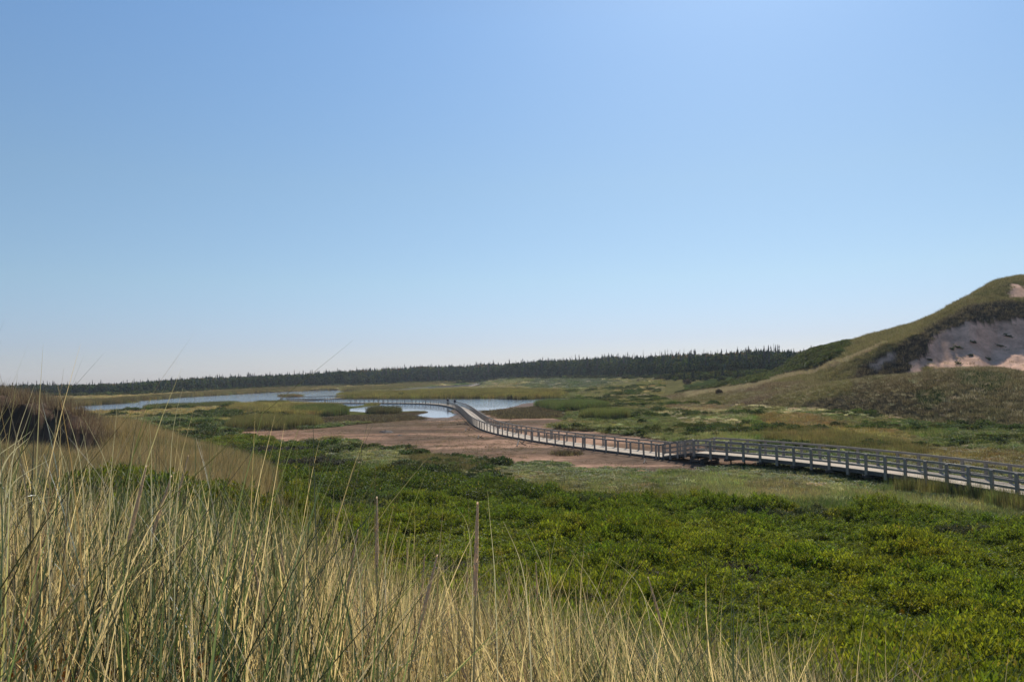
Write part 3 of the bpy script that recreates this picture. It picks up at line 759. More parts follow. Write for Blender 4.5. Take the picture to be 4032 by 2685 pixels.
scatter('bayberry_thicket', np.stack([x, y, z-.1], 1), zrot(n, .10), np.stack([s, s, s*hgt*1.15], 1), jitter(c, .14), rng.integers(0, 6, n), pb,
        'glossy bright green bayberry thicket spreading below the near dune', 'shrubs')
x, y = sample(9000, -28, 41, 42, 100, 1.0)
z, inf = terrain(x, y, True)
ok = poly_in(inf['fu']+(fbm(x*.1, y*.1, 321, 3)-.5)*120, inf['fv']+(fbm(x*.1, y*.1, 323, 3)-.5)*30, BAY) & ~((inf['kn'] < 8.6) & (inf['u'] < 1090))
x, y, z = x[ok], y[ok], z[ok]; n = len(x); s = rng.uniform(.7, 1.3, n)
c = lerp(C(.078,.105,.018)*np.ones((n, 3)), C(.13,.155,.02), np.clip((fbm(x*.12, y*.12, 325, 3)-.42)*6, 0, 1))
dd = fbm(x*.15, y*.15, 327, 3) > .68; c[dd] = C(.05, .05, .045)
scatter('green_shrubs', np.stack([x, y, z-.1], 1), zrot(n, .10), np.stack([s, s, s*rng.uniform(.6, 1.2, n)], 1), jitter(c, .18), rng.integers(0, 4, n), pbf,
        'dark green shrubs running back along the left edge of the mud flat', 'shrubs')

# 4 marsh meadow --------------------------------------------------------
pm = [ribbon_mesh('marsh_tuft', M['marsh'], 75, .42, .026, .75, .5, 2, 400+i, .5) for i in range(4)]
pm += [leaf_shrub('marsh_forb', M['marsh'], .7, .36, 130, 3, .12, .05, 420+i, up=.5) for i in range(4)]
x, y = sample(82000, -41, 41, 26, 640, .30)
z, inf = terrain(x, y, True)
ok = ~inf['water'] & ~inf['mud'] & ~inf['silt'] & (inf['zr'] < .25) & ~((inf['kn'] < 8.8) & (inf['u'] < 1150))
ok &= ~(poly_in(inf['fu'], inf['fv'], BAY) & (rng.uniform(0, 1, len(x)) > .02)) & (inf['r'] > 28)
ok &= ~(((inf['fu'] > 1140) & (inf['fu'] < 1850) & (inf['fv'] > 1598) & (inf['fv'] < 1668+0*x)) | ((inf['fu'] > 1850) & (inf['fu'] < 2230) & (inf['fv'] > 1575) & (inf['fv'] < 1655)))
ib = {k: v[ok] for k, v in inf.items()}; x, y, z = x[ok], y[ok], z[ok]; n = len(x)
c = cover_colour(x, y, ib)
pid = np.where(fbm(x*.08, y*.08, 411, 3)+rng.normal(0, .08, n) > .5, rng.integers(0, 4, n), rng.integers(4, 8, n))
s = rng.uniform(.7, 1.2, n)*np.interp(ib['r'], [30, 100, 300, 600], [.75, 1.15, 2.6, 5.5])
fl = rng.uniform(0, 1, n) < .02; c[fl] = C(.38, .34, .25)
sz = rng.uniform(.5, 1.25, n)*np.interp(ib['r'], [30, 60, 110, 300, 600], [.6, .5, 1.0, 1.6, 2.2])
scatter('marsh_plants', np.stack([x, y, z-.04], 1), zrot(n, .08), np.stack([s, s, sz], 1), jitter(c*1.45*np.array([1.04, 1, .95]), .24), pid, pm,
        'mixed green, tan and whitish low marsh plants covering the flats', 'marsh plants')

psh = [leaf_shrub('meadow_shrub', M['bay'], 1.2, .75, 150, 4, .24, .11, 460+i) for i in range(4)]
x, y = sample(16000, -41, 41, 34, 330, .35)
z, inf = terrain(x, y, True)
nn = fbm(x*.05, y*.11, 431, 4)
ok = ~((inf['fu'] > 1140) & (inf['fu'] < 2230) & (inf['fv'] > 1575) & (inf['fv'] < 1668)) & ~inf['water'] & ~inf['mud'] & ~inf['silt'] & (inf['zr'] < .25) & ~((inf['kn'] < 8.8) & (inf['u'] < 1150)) & ~poly_in(inf['fu'], inf['fv'], BAY) & (nn > .54) & (inf['r'] > 42) & ((inf['r'] > 75) | (inf['u'] < 2000))
x, y, z, nn = x[ok], y[ok], z[ok], nn[ok]; n = len(x); rr_ = inf['r'][ok]; s = rng.uniform(.5, 1.1, n)*np.interp(rr_, [60, 300], [.8, 2.0])
c = lerp(C(.05,.072,.022)*np.ones((n, 3)), C(.085,.105,.03), rng.uniform(0, 1, n)**2)
scatter('meadow_shrubs', np.stack([x, y, z-.1], 1), zrot(n, .08), np.stack([s, s, s*rng.uniform(.5, 1.0, n)], 1), jitter(c, .2), rng.integers(0, 4, n), psh,
        'low dark green shrub mounds scattered over the marsh meadow', 'shrubs')

# 5 reed beds -------------------------------------------------------------
prd = [ribbon_mesh('reed_clump', M['reed'], 85, 1.0, .03, .8, .16, 2, 500+i, .25) for i in range(5)]
BEDS = [ # outline of the foot of the bed, height, colour top, density
 ([(1336,1569.5),(1500,1570),(1790,1570),(1955,1569),(2060,1573),(2190,1568),(2230,1560),(2150,1545),(1950,1539),(1860,1541),(1720,1545),(1600,1549),(1480,1552),(1345,1558)], 1.6, C(.115,.10,.033), 4600),
 ([(1352,1541),(1537,1537),(1700,1523),(1880,1514),(2000,1505),(1900,1505),(1500,1528),(1350,1534)], 1.8, C(.10,.085,.035), 2200),
 ([(200,1603),(340,1597),(531,1584),(533,1578),(637,1571),(722,1564),(900,1554.5),(1027,1547),(1240,1537),(1346,1534),(1346,1529),(1200,1532),(900,1548),(722,1558),(637,1565),(400,1585),(200,1595)], 1.7, C(.10,.08,.036), 3400),
 ([(573,1617),(700,1612),(930,1601),(934,1595),(800,1600),(577,1609)], 1.3, C(.07,.075,.03), 900),
 ([(1010,1598),(1125,1596),(1130,1592),(1020,1593)], 1.2, C(.06,.065,.028), 300),
 ([(930,1602),(1130,1597),(1340,1606),(1362,1630),(1290,1641),(1130,1640),(900,1622)], 1.3, C(.15,.125,.048), 1500),
 ([(1150,1634),(1290,1641),(1365,1634),(1352,1618),(1300,1610),(1180,1618)], 1.5, C(.055,.072,.024), 700),
 ([(930,1668),(1000,1657),(1240,1662),(1260,1682),(1100,1694),(960,1697),(900,1690)], 1.25, C(.10,.092,.036), 900),
 ([(1452,1627),(1500,1623),(1570,1624),(1579,1629),(1520,1633),(1460,1632)], 1.25, C(.058,.058,.03), 130),
 ([(1105,1561.5),(1120,1559),(1182,1559),(1183,1562),(1140,1563)], .8, C(.10,.06,.03), 120),
 ([(2110,1602),(2170,1596),(2330,1600),(2400,1618),(2330,1625),(2200,1622)], 1.5, C(.062,.082,.028), 900),
 ([(2290,1655),(2330,1640),(2460,1642),(2470,1658),(2400,1662)], 1.4, C(.085,.095,.032), 500),
 ([(3020,1700),(3200,1700),(3480,1740),(3660,1800),(3560,1810),(3200,1770),(3000,1740)], .7, C(.085,.075,.03), 420),
 ([(3480,1955),(3640,1980),(3800,2005),(3980,2045),(4100,2090),(4200,2070),(4032,2020),(3840,1985),(3600,1955)], .9, C(.07,.075,.028), 55),
 ([(1660,1800),(1750,1815),(1900,1840),(1880,1870),(1700,1850),(1600,1810)], .5, C(.10,.085,.045), 160),
]
PX, PT, PS, PI = [], [], [], []
for P, h, c, n in BEDS:
    P = np.array(P, float); ul, uh = P[:, 0].min(), P[:, 0].max(); vl, vh = P[:, 1].min(), P[:, 1].max()
    uu = rng.uniform(ul, uh, n*6); vv = rng.uniform(vl, vh, n*6); m = poly_in(uu, vv, P); uu, vv = uu[m][:n], vv[m][:n]
    X, Y = onplane(uu, vv, .05); Z = np.maximum(terrain(X, Y), 0.0)
    hh = h*(.82+.36*fbm(X*.15, Y*.15, 501, 3))*rng.uniform(.85, 1.12, len(X))
    wv = np.interp(Y, [40, 150, 300, 500], [.6, 1.0, 2.0, 3.2])
    PX.append(np.stack([X, Y, Z-.05], 1)); PS.append(np.stack([wv, wv, hh], 1)); PT.append(jitter(np.ones((len(X), 3))*c*(.8+.9*fbm(X*.06, Y*.06, 503, 3))[:, None]*1.65, .25)); PI.append(rng.integers(0, 5, len(X)))
PX, PT, PS, PI = map(np.concatenate, (PX, PT, PS, PI))
scatter('reeds', PX, zrot(len(PX), .04), PS, PT, PI, prd, 'dense green and golden reeds standing along the pond shores', 'reeds')

# 6 low brown scrub on wet fringe ------------------------------------------
pd_ = [ribbon_mesh('scrub', M['marsh'], 60, .24, .02, .6, .6, 2, 600+i, .5) for i in range(3)]
X = []; 
for P, n in (([(1150,1664),(1250,1648),(1452,1637),(1600,1634),(1650,1640),(1672,1652),(1450,1668),(1200,1690),(950,1700)], 1500), ([(1880,1618),(2100,1602),(2220,1602),(2210,1648),(1985,1652)], 900), ([(2190,1688),(2330,1690),(2330,1700),(2220,1697)], 60), ([(2190,1785),(2270,1788),(2262,1795),(2200,1793)], 40)):
    P = np.array(P, float); uu = rng.uniform(P[:, 0].min(), P[:, 0].max(), n*4); vv = rng.uniform(P[:, 1].min(), P[:, 1].max(), n*4); m = poly_in(uu, vv, P)
    a, b = onplane(uu[m][:n], vv[m][:n], .05); X.append(np.stack([a, b, np.maximum(terrain(a, b), 0)-.03], 1))
X = np.concatenate(X); n = len(X); s = rng.uniform(.8, 1.5, n)
scatter('brown_scrub', X, zrot(n, .1), np.stack([s*1.3, s*1.3, s], 1), jitter(np.ones((n, 3))*C(.075, .055, .036), .25), rng.integers(0, 3, n), pd_,
        'low dark brown scrub on the wet fringe of the mud flat', 'scrub')

x, y = sample(9000, -22, 20, 50, 190, 1.0); z, inf = terrain(x, y, True)
ok = inf['mud'] & (fbm(x*.12, y*.12, 611, 4)+rng.normal(0, .05, len(x)) > .5); x, y, z = x[ok], y[ok], z[ok]; n = len(x)
s = rng.uniform(.5, 1.3, n)
scatter('mud_weeds', np.stack([x, y, z-.01], 1), zrot(n, .1), np.stack([s, s, s*.35], 1), jitter(np.ones((n, 3))*C(.11, .085, .05), .3), rng.integers(0, 3, n), pd_,
        'thin film of dried brown weeds lying on the mud', 'weeds')

# 7 forest --------------------------------------------------------------------
pf = [spruce_proto('forest_tree', M['needle'], 1.0, 700+i, .20+.025*(i % 3), 13) for i in range(6)]
pf += [leafball('forest_tree', M['leafy'], .36, .86, 330, .13, 720+i, .08) for i in range(4)]
pf += [spruce_proto('forest_tree', M['needle'], 1.0, 740+i, .07, 11) for i in range(2)]
az = np.radians(rng.uniform(-41, 24, 16000)); uf = CX+F*np.tan(az)
fr = np.array(FOREST, float); D0 = np.interp(uf, fr[:, 0], fr[:, 1]); H0 = np.interp(uf, fr[:, 0], fr[:, 2])
dep = rng.uniform(0, 1, len(uf))**1.5
depth = np.interp(uf, [0, 1000, 2000, 2700], [70, 90, 110, 150])
D = D0+dep*depth; X = (uf-CX)/F*D; Z = terrain(X, D)
D += (fbm(X*.02, X*0, 77, 3)-.5)*18
n = len(X); pid = np.where(rng.uniform(0, 1, n) < .42, rng.integers(0, 6, n), rng.integers(6, 10, n)); sn = rng.uniform(0, 1, n) < .02; pid[sn] = rng.integers(10, 12, sn.sum())
h = H0*(.78+.42*fbm(X*.035, D*.02, 83, 3))*rng.uniform(.62, 1.0, n)*np.where(dep < .03, .75, 1); h = np.where(pid < 6, h*1.06, h*.93); h[sn] = H0[sn]*rng.uniform(1.0, 1.3, sn.sum())
w = h*np.where(pid < 6, 1.15, 1.15)*rng.uniform(.85, 1.25, n)
c = np.where((pid < 6)[:, None], C(.026, .044, .022), C(.046, .062, .024)); c[sn] = C(.05, .045, .04)
bk = (pid >= 6) & (pid < 10) & (dep > .3); c[bk] = C(.09, .10, .038)  # back-row crowns lightened: sunlit tops put into the leaf colour
red = (fbm(X*.02, D*.05, 79, 3) > .52) & (pid >= 6) & (pid < 10) & (dep > .35); c[red] = C(.13, .085, .04)
scatter('forest', np.stack([X, D, Z-.1], 1), zrot(n, .02), np.stack([w, w, h], 1), jitter(c*1.5, .24), pid, pf,
        'dark spruce and mixed wood along the far shore', 'forest')
# bushes along the forest foot
pbu = [leafball('edge_bush', M['leafy'], 1.0, 1.2, 260, .3, 760+i) for i in range(4)]
az = np.radians(rng.uniform(-41, 20, 1500)); uf = CX+F*np.tan(az); D0 = np.interp(uf, fr[:, 0], fr[:, 1])
D = D0-np.abs(rng.normal(0, 1, len(uf)))*np.interp(uf, [1500, 2700], [7, 16]); X = (uf-CX)/F*D; Z = terrain(X, D); n = len(X)
s = rng.uniform(.8, 2.2, n)
scatter('edge_bushes', np.stack([X, D, Z-.1], 1), zrot(n, .05), np.stack([s*1.3, s*1.3, s], 1), jitter(np.ones((n, 3))*C(.085, .10, .032), .25), rng.integers(0, 4, n), pbu,
        'low green bushes at the foot of the far wood', 'bushes')

# ------------------------------------------------------------------ single trees and bushes that stand out
def spruce_tree(loc, h, seed, label, group):
    t = empty('spruce_tree', loc, random.uniform(0, 6)); tag(t, label, 'tree', group)
    V, Fs, rn = spruce_geo(h, seed, .26, 16, 9)
    obj('crown', mesh_np('crown', V, Fs, M['needle_1'], [('rnd', 'FLOAT', rn)]), t)
    b = MB(); b.tube([(0, 0, -.3), (0, 0, h*.5), (0, 0, h*.97)], [h*.02, h*.012, .01], 6); b.build('trunk', M['bark'], t)
    return t
def px_h(D, px): return px/F*D
SPR = [(2695,1504,34,'dark spruce leaning in front of the wood, foremost at the meadow edge'),
 (2729,1496,36,'broad dark spruce just right of the foremost spruce'),
 (2648,1491,32,'bluish spruce just left of the foremost spruce'),
 (2759,1497,19,'tiny spruce in front of the round yellowish bushes'),
 (2818,1491,28,'spruce behind the left side of the large triangular spruce'),
 (2846,1489,41,'large triangular spruce above the shrubby slope'),
 (2906,1487,31,'small triangular spruce standing alone on the shrubby slope'),
 (2955,1477,17,'smallest spruce at the top of the shrubby slope by the dune'),
 (2596,1479,30,'rounded dark spruce at the foot of the wood'),
 (2560,1481,28,'spruce with a grey side at the foot of the wood')]
for i, (u, v, px, lab) in enumerate(SPR):
    X, Y, Z = hit(u, v); spruce_tree((X, Y, Z-.1), px_h(Y, px)*1.1, 800+i, lab, 'spruces at the edge of the wood')
def bush(loc, rx, rz, seed, mat, label, group='bushes at the edge of the meadow'):
    t = empty('bush', loc, random.uniform(0, 6)); tag(t, label, 'bush', group)
    V, Fs, rn = leafball_geo(rx, rz, 420, rx*.22, seed)
    obj('foliage', mesh_np('foliage', V, Fs, mat, [('rnd', 'FLOAT', rn)]), t)
    b = MB()
    for k in range(4):
        a = k*1.6; b.tube([(0, 0, -.1), (math.cos(a)*rx*.25, math.sin(a)*rx*.25, rz*.4), (math.cos(a)*rx*.4, math.sin(a)*rx*.4, rz*.75)], [.05, .035, .015], 5)
    b.build('stem', M['bark'], t)
BUS = [(2833,1552,18,17,'bush_red','reddish brown bush on the edge of the dune foot'),
 (2772,1538,13,16,'bush_1','dark rounded bush beside the pale meadow strip'),
 (2731,1532,16,11,'bush_1','low dark bush left of the rounded bush'),
 (2705,1512,20,16,'bush_red','brownish bare-looking bush below the foremost spruce'),
 (2512,1503,8,10,'bush_red','small brown bush alone in the far meadow'),
 (2546,1506,7,8,'bush_1','small pale-topped bush right of the brown one'),
 (2760,1483,26,30,'bush_1','large round yellowish green bush between spruces'),
 (2790,1480,22,28,'bush_1','round green bush behind the tiny spruce'),
 (2187,1572,8,9,'bush_red','small dark bush at the tip of the mud spit'),
 (2530,1672,28,20,'bush_1','dark green bush in the middle of the meadow')]
for i, (u, v, w, px, mt, lab) in enumerate(BUS):
    X, Y, Z = hit(u, v); bush((X, Y, Z-.05), px_h(Y, w), px_h(Y, px)*1.15, 850+i, M[mt], lab)
for i, (u, vt) in enumerate([(2433,1385),(2462,1389),(2470,1383),(2496,1387),(2531,1376),(2597,1379),(2604,1381),(2628,1371),(2643,1375),(2676,1373),(2692,1371),(2722,1378),(2735,1379),(2771,1371),(2825,1373),(2904,1360),(2942,1367),(2975,1361),(3046,1350),(2250,1398),(2160,1408),(2050,1418)]):
    D0 = np.interp(u, fr[:, 0], fr[:, 1])+np.interp(u, [2000, 2700], [70, 110]); X = (u-CX)/F*D0; Z = float(terrain(np.array([X]), np.array([D0]))[0])
    d = ray(u, vt); ztop = EYE+d[2]/d[1]*D0; h = max(6, ztop-Z)
    t = empty('dead_spruce', (X, D0, Z-.2), random.uniform(0, 6)); tag(t, 'bare grey dead spruce poking above the skyline of the wood', 'tree', 'dead spruces rising over the wood')
    b = MB(); b.tube([(0, 0, 0), (random.uniform(-.2, .2), 0, h*.6), (random.uniform(-.3, .3), 0, h)], [h*.014, h*.011, .04], 5); b.build('trunk', M['snag'], t)
    b = MB()
    for k in range(26):
        z = h*(.5+.48*k/26); a = random.uniform(0, 6.28); l = (h-z)*.24+random.uniform(.15, .5)
        b.tube([(0, 0, z), (math.cos(a)*l, math.sin(a)*l, z-.12*l)], [.045, .02], 4, False)
    b.build('branches', M['snag'], t)

# ------------------------------------------------------------------ boardwalk
def catmull(P, step):
    P = [Vector(p) for p in P]; out = []
    for i in range(len(P)-1):
        p0, p1, p2, p3 = P[max(i-1, 0)], P[i], P[i+1], P[min(i+2, len(P)-1)]
        n = max(2, int((p2-p1).length/.3))
        for k in range(n):
            t = k/n; out.append(.5*((2*p1)+(p2-p0)*t+(2*p0-5*p1+4*p2-p3)*t*t+(3*p1-p0-3*p2+p3)*t**3))
    out.append(P[-1])
    res = [out[0]]; acc = 0
    for a, b in zip(out, out[1:]):
        L = (b-a).length
        while acc+L >= step:
            t = (step-acc)/L; a = a+(b-a)*t; L -= L*t; acc = 0; res.append(a.copy()); 
            if L < 1e-9: break
        acc += L
    return res
def sides(P):
    S = []
    for i in range(len(P)):
        d = P[min(i+1, len(P)-1)]-P[max(i-1, 0)]; d.z = 0; d.normalize(); S.append(Vector((-d.y, d.x, 0)))   # left of travel
    return S
ZF = .30; WF = 2.4
near_edge = [(2608.7,1798.9),(2500,1785.5),(2388.7,1772.6),(2300,1761.5),(2222,1752),(2152.6,1741),(2094,1732),(2018.6,1720.9),(1942,1705.6),(1909.9,1695),(1887.8,1687),(1867.4,1677),(1850,1664),(1836,1648),(1823,1630),(1808,1615),(1792,1605.5),(1774,1599),(1750,1594.5),(1720,1590.5),(1699,1589),(1640,1586.5),(1582,1585.6),(1500,1585.6),(1418,1586),(1312,1585.6),(1240,1584.5)]
pts = [Vector((*[float(q) for q in onplane(u, v, ZF)], ZF)) for u, v in near_edge]
# even out measuring noise
for _ in range(3):
    pts = [pts[0]]+[(pts[i-1]*.2+pts[i]*.6+pts[i+1]*.2) for i in range(1, len(pts)-1)]+[pts[-1]]
S = sides(pts); cen = [p-s*(WF/2) for p, s in zip(pts, S)]
far_pts = [(1150,1581),(1122,1578.5),(1118,1576.5),(1145,1575),(1185,1574),(1238,1572.5),(1291,1569.8),(1345,1566),(1420,1559),(1500,1550),(1600,1538.5),(1680,1531),(1727,1528),(1790,1524.5),(1852,1521)]
cen += [Vector((*[float(q) for q in onplane(u, v, ZF)], ZF)) for u, v in far_pts]
path = catmull(cen, 1.83/3)
for _ in range(6): path = [path[0]]+[(path[i-1]+path[i]*2+path[i+1])/4 for i in range(1, len(path)-1)]+[path[-1]]
SP = sides(path)
fb = empty('floating_boardwalk', path[0].copy()); tag(fb, 'long curving floating boardwalk with single top rails crossing the mud flat and pond', 'boardwalk')
inv = Matrix.Translation(-path[0])
def local(P): return [inv @ p for p in P]
LP = local(path)
def deck_mesh(LPs, Ss, w, thick, name='deck', mat=None, parent=None):
    b = MB(); V = []; Fs = []; uv = []; s = 0
    for i, (p, sd) in enumerate(zip(LPs, Ss)):
        if i: s += (LPs[i]-LPs[i-1]).length
        for (ww, zz) in ((-w/2, 0), (w/2, 0), (w/2, -thick), (-w/2, -thick)): V.append(p+sd*ww+Vector((0, 0, zz))); uv.append((s, ww))
    for i in range(len(LPs)-1):
        a = i*4; c = a+4
        for k in range(4): Fs.append((a+k, c+k, c+(k+1) % 4, a+(k+1) % 4))
    Fs += [(0, 1, 2, 3), ((len(LPs)-1)*4+3, (len(LPs)-1)*4+2, (len(LPs)-1)*4+1, (len(LPs)-1)*4)]
    b.add(V, Fs, uv); return b.build(name, mat or M['deck'], parent)
deck_mesh(LP, SP, WF, .045, parent=fb)
for sg in (1, -1):
    b = MB(); b.beam(LP, [s*sg for s in SP], WF/2-.06, WF/2-.02, -.28, -.048); b.build('fascia', M['beam'], fb)
    b = MB(); b.beam(LP, [s*sg for s in SP], WF/2-.10, WF/2-.06, .93, 1.07); b.build('handrail', M['rail'], fb)
def post_mesh(h0, h1, wx, wy, name='post', cap=.0):
    b = MB(); b.box((0, 0, (h0+h1)/2), Vector((1, 0, 0)), Vector((0, 1, 0)), Vector((0, 0, 1)), wx/2, wy/2, (h1-h0)/2)
    me = b.mesh(name, M['rail']); return me
pm_ = post_mesh(-.27, 1.03, .13, .12)
b = MB(); b.box((0, 0, -.16), Vector((1, 0, 0)), Vector((0, 1, 0)), Vector((0, 0, 1)), .45, WF/2-.15, .1)
far_posts = MB(); cnt = 0; i = 1; bay = 0; floats = MB()
while i < len(path)-1:
    p = LP[i]; sd = SP[i]; a = math.atan2(sd.y, sd.x)-math.pi/2
    offs = [0.0] if bay % 6 else [-.18, .18]
    dirv = Vector((sd.y, -sd.x, 0))
    for of in offs:
        for sg in (1, -1):
            q = p+sd*(sg*(WF/2+.03))+dirv*of
            if cnt < 100:
                o = obj('post', pm_, fb); o.location = q+Vector((0, 0, random.uniform(-.025, .02))); o.rotation_euler = (random.gauss(0, .012), random.gauss(0, .012), a+random.gauss(0, .04)); cnt += 1
            else:
                far_posts.box(q+Vector((0, 0, .38)), dirv, sd, Vector((0, 0, 1)), .05, .05, .65)
    floats.box(p+Vector((0, 0, -.17)), dirv, sd, Vector((0, 0, 1)), .5, WF/2-.2, .11)
    i += 3; bay += 1
o = far_posts.build('post', M['rail'], fb); o['kind'] = 'stuff'
o = floats.build('float', M['beam'], fb); o['kind'] = 'stuff'

def three_rail(parent, LPs, Ss, w, heights=((.93, 1.07), (.56, .68), (.19, .32)), beam=.27):
    deck_mesh(LPs, Ss, w, .045, parent=parent)
    for sg in (1, -1):
        b = MB(); b.beam(LPs, [s*sg for s in Ss], w/2-.06, w/2-.02, -beam, -.048); b.build('fascia', M['beam'], parent)
        for (a, c) in heights:
            b = MB(); b.beam(LPs, [s*sg for s in Ss], w/2-.05, w/2-.01, a, c); b.build('rail', M['rail'], parent)
ZR = 1.05; WR = 2.7
rn = [(2734,1782),(2897,1792),(2959.4,1798.7),(3091,1812.5),(3229,1826.3),(3362.8,1841.2),(3583,1873),(3744.3,1897.6),(3829,1912.4),(4007.6,1944.3)]
rp = [Vector((*[float(q) for q in onplane(u, v, ZR)], ZR)) for u, v in rn]
for _ in range(4): rp = [rp[0]]+[(rp[i-1]*.25+rp[i]*.5+rp[i+1]*.25) for i in range(1, len(rp)-1)]+[rp[-1]]
d = (rp[-1]-rp[-3]).normalized(); rp += [rp[-1]+d*k for k in (4, 8, 12, 16)]
S = sides(rp)   # travel towards the viewer: near side is the right
rc_ = [p+s*(WR/2) for p, s in zip(rp, S)]
rpath = catmull(rc_, 1.56); RS = sides(rpath)
rb = empty('raised_boardwalk', rpath[0].copy()); tag(rb, 'raised wooden boardwalk on thin piles with three-board railings', 'boardwalk')
inv = Matrix.Translation(-rpath[0]); RL = local(rpath); three_rail(rb, RL, RS, WR)
pr_ = post_mesh(-.42, 1.04, .20, .09); nb = 0
for i, (p, sd) in enumerate(zip(RL, RS)):
    a = math.atan2(sd.y, sd.x)-math.pi/2
    dirv = Vector((sd.y, -sd.x, 0))
    for sg in (1, -1):
        o = obj('post', pr_, rb); o.location = p+sd*(sg*(WR/2+.03))+Vector((0, 0, random.uniform(-.03, .02))); o.rotation_euler = (random.gauss(0, .012), random.gauss(0, .012), a+random.gauss(0, .03))
    if i % 2 == 0:
        wp = rpath[i]
        b = MB()
        for dd in (-.09, .09): b.box(p+dirv*dd+Vector((0, 0, -.36)), dirv, sd, Vector((0, 0, 1)), .03, WR/2+.28, .09)
        b.build('cross_beam', M['beam'], rb)
        for sg in (1, -1):
            q = wp+sd*(sg*(WR/2-.45)); gz = float(terrain(np.array([q.x]), np.array([q.y]))[0])
            b = MB(); ql = inv @ q; b.tube([ql+Vector((0, 0, -.44)), Vector((ql.x, ql.y, gz-.2-rpath[0].z))], .055, 8); b.build('pile', M['steel'], rb)
# gangway between the floating and the raised part
g0 = path[0].copy()+Vector((0, 0, .06)); g1 = rpath[0].copy()+Vector((0, 0, .0)); dv = g1-g0
gw = empty('gangway', g0.copy()); tag(gw, 'short sloping gangway joining the floating and raised boardwalks', 'ramp')
inv = Matrix.Translation(-g0)
GP = [g0+dv*(k/4*.99) for k in range(5)]; GP[0] = g0+dv*.01
three_rail(gw, local(GP), sides(GP), 2.05, beam=.22)
for p, sd in zip(local(GP)[::1], sides(GP)):
    for sg in (1, -1):
        o = obj('post', pr_, gw); o.location = p+sd*(sg*(2.05/2+.03))+Vector((0, 0, .06)); o.rotation_euler = (R(0), 0, math.atan2(sd.y, sd.x)-math.pi/2); o.scale = (1, 1, .96)
# crib of stacked timbers beneath the end of the raised walk
cb = empty('timber_crib', (rpath[0].x, rpath[0].y, 0)); tag(cb, 'dark stacked timber crib under the end of the raised boardwalk', 'timber support')
sd = RS[0]; dirv = Vector((sd.y, -sd.x, 0))
for k in range(4):
    b = MB()
    for o_ in (-.5, .5):
        if k % 2: b.box(Vector((0, 0, .1+k*.14))+dirv*(o_), dirv, sd, Vector((0, 0, 1)), .07, 1.2, .068)
        else: b.box(Vector((0, 0, .1+k*.14))+sd*(o_*2), dirv, sd, Vector((0, 0, 1)), .7, .07, .068)
    b.build('timber', M['beam'], cb)
# far end ramp of the boardwalk
e0 = path[-1].copy(); X1, Y1 = onplane(1884, 1511.5, 1.4); e1 = Vector((float(X1), float(Y1), 1.4))
if (e1-e0).length > 60: e1 = e0+(e1-e0).normalized()*60
er = empty('far_ramp', e0.copy()); tag(er, 'distant sloping ramp where the boardwalk climbs to the far shore', 'ramp')
inv = Matrix.Translation(-e0); EP = [e0+(e1-e0)*(k/8)+Vector((0, 0, .02)) for k in range(9)]; three_rail(er, local(EP), sides(EP), 2.3)
b = MB()
for p, sd in zip(local(EP), sides(EP)):
    for sg in (1, -1): b.box(p+sd*(sg*1.2)+Vector((0, 0, .35)), Vector((sd.y, -sd.x, 0)), sd, Vector((0, 0, 1)), .05, .05, .7)
b.build('posts', M['rail'], er)['kind'] = 'stuff'

# ------------------------------------------------------------------ people on the boardwalk
def skin_mesh(name, verts, edges, radii, mat, sub=2, root=0):
    me = bpy.data.meshes.new(name); me.from_pydata(verts, edges, []); me.update()
    o = bpy.data.objects.new(name, me); COL.objects.link(o)
    md = o.modifiers.new('skin', 'SKIN'); md.use_smooth_shade = True
    sv = me.skin_vertices[0].data if me.skin_vertices else None
    if sv is None:
        bpy.context.view_layer.objects.active = o; bpy.ops.mesh.customdata_skin_add(); sv = me.skin_vertices[0].data
    for i, r_ in enumerate(radii): sv[i].radius = (r_, r_) if not hasattr(r_, '__len__') else r_
    sv[root].use_root = True
    s = o.modifiers.new('sub', 'SUBSURF'); s.levels = sub; s.render_levels = sub
    dg = bpy.context.evaluated_depsgraph_get(); ev = bpy.data.meshes.new_from_object(o.evaluated_get(dg))
    ev.materials.clear(); ev.materials.append(mat); bpy.data.objects.remove(o)
    ev.polygons.foreach_set('use_smooth', [True]*len(ev.polygons))
    return ev
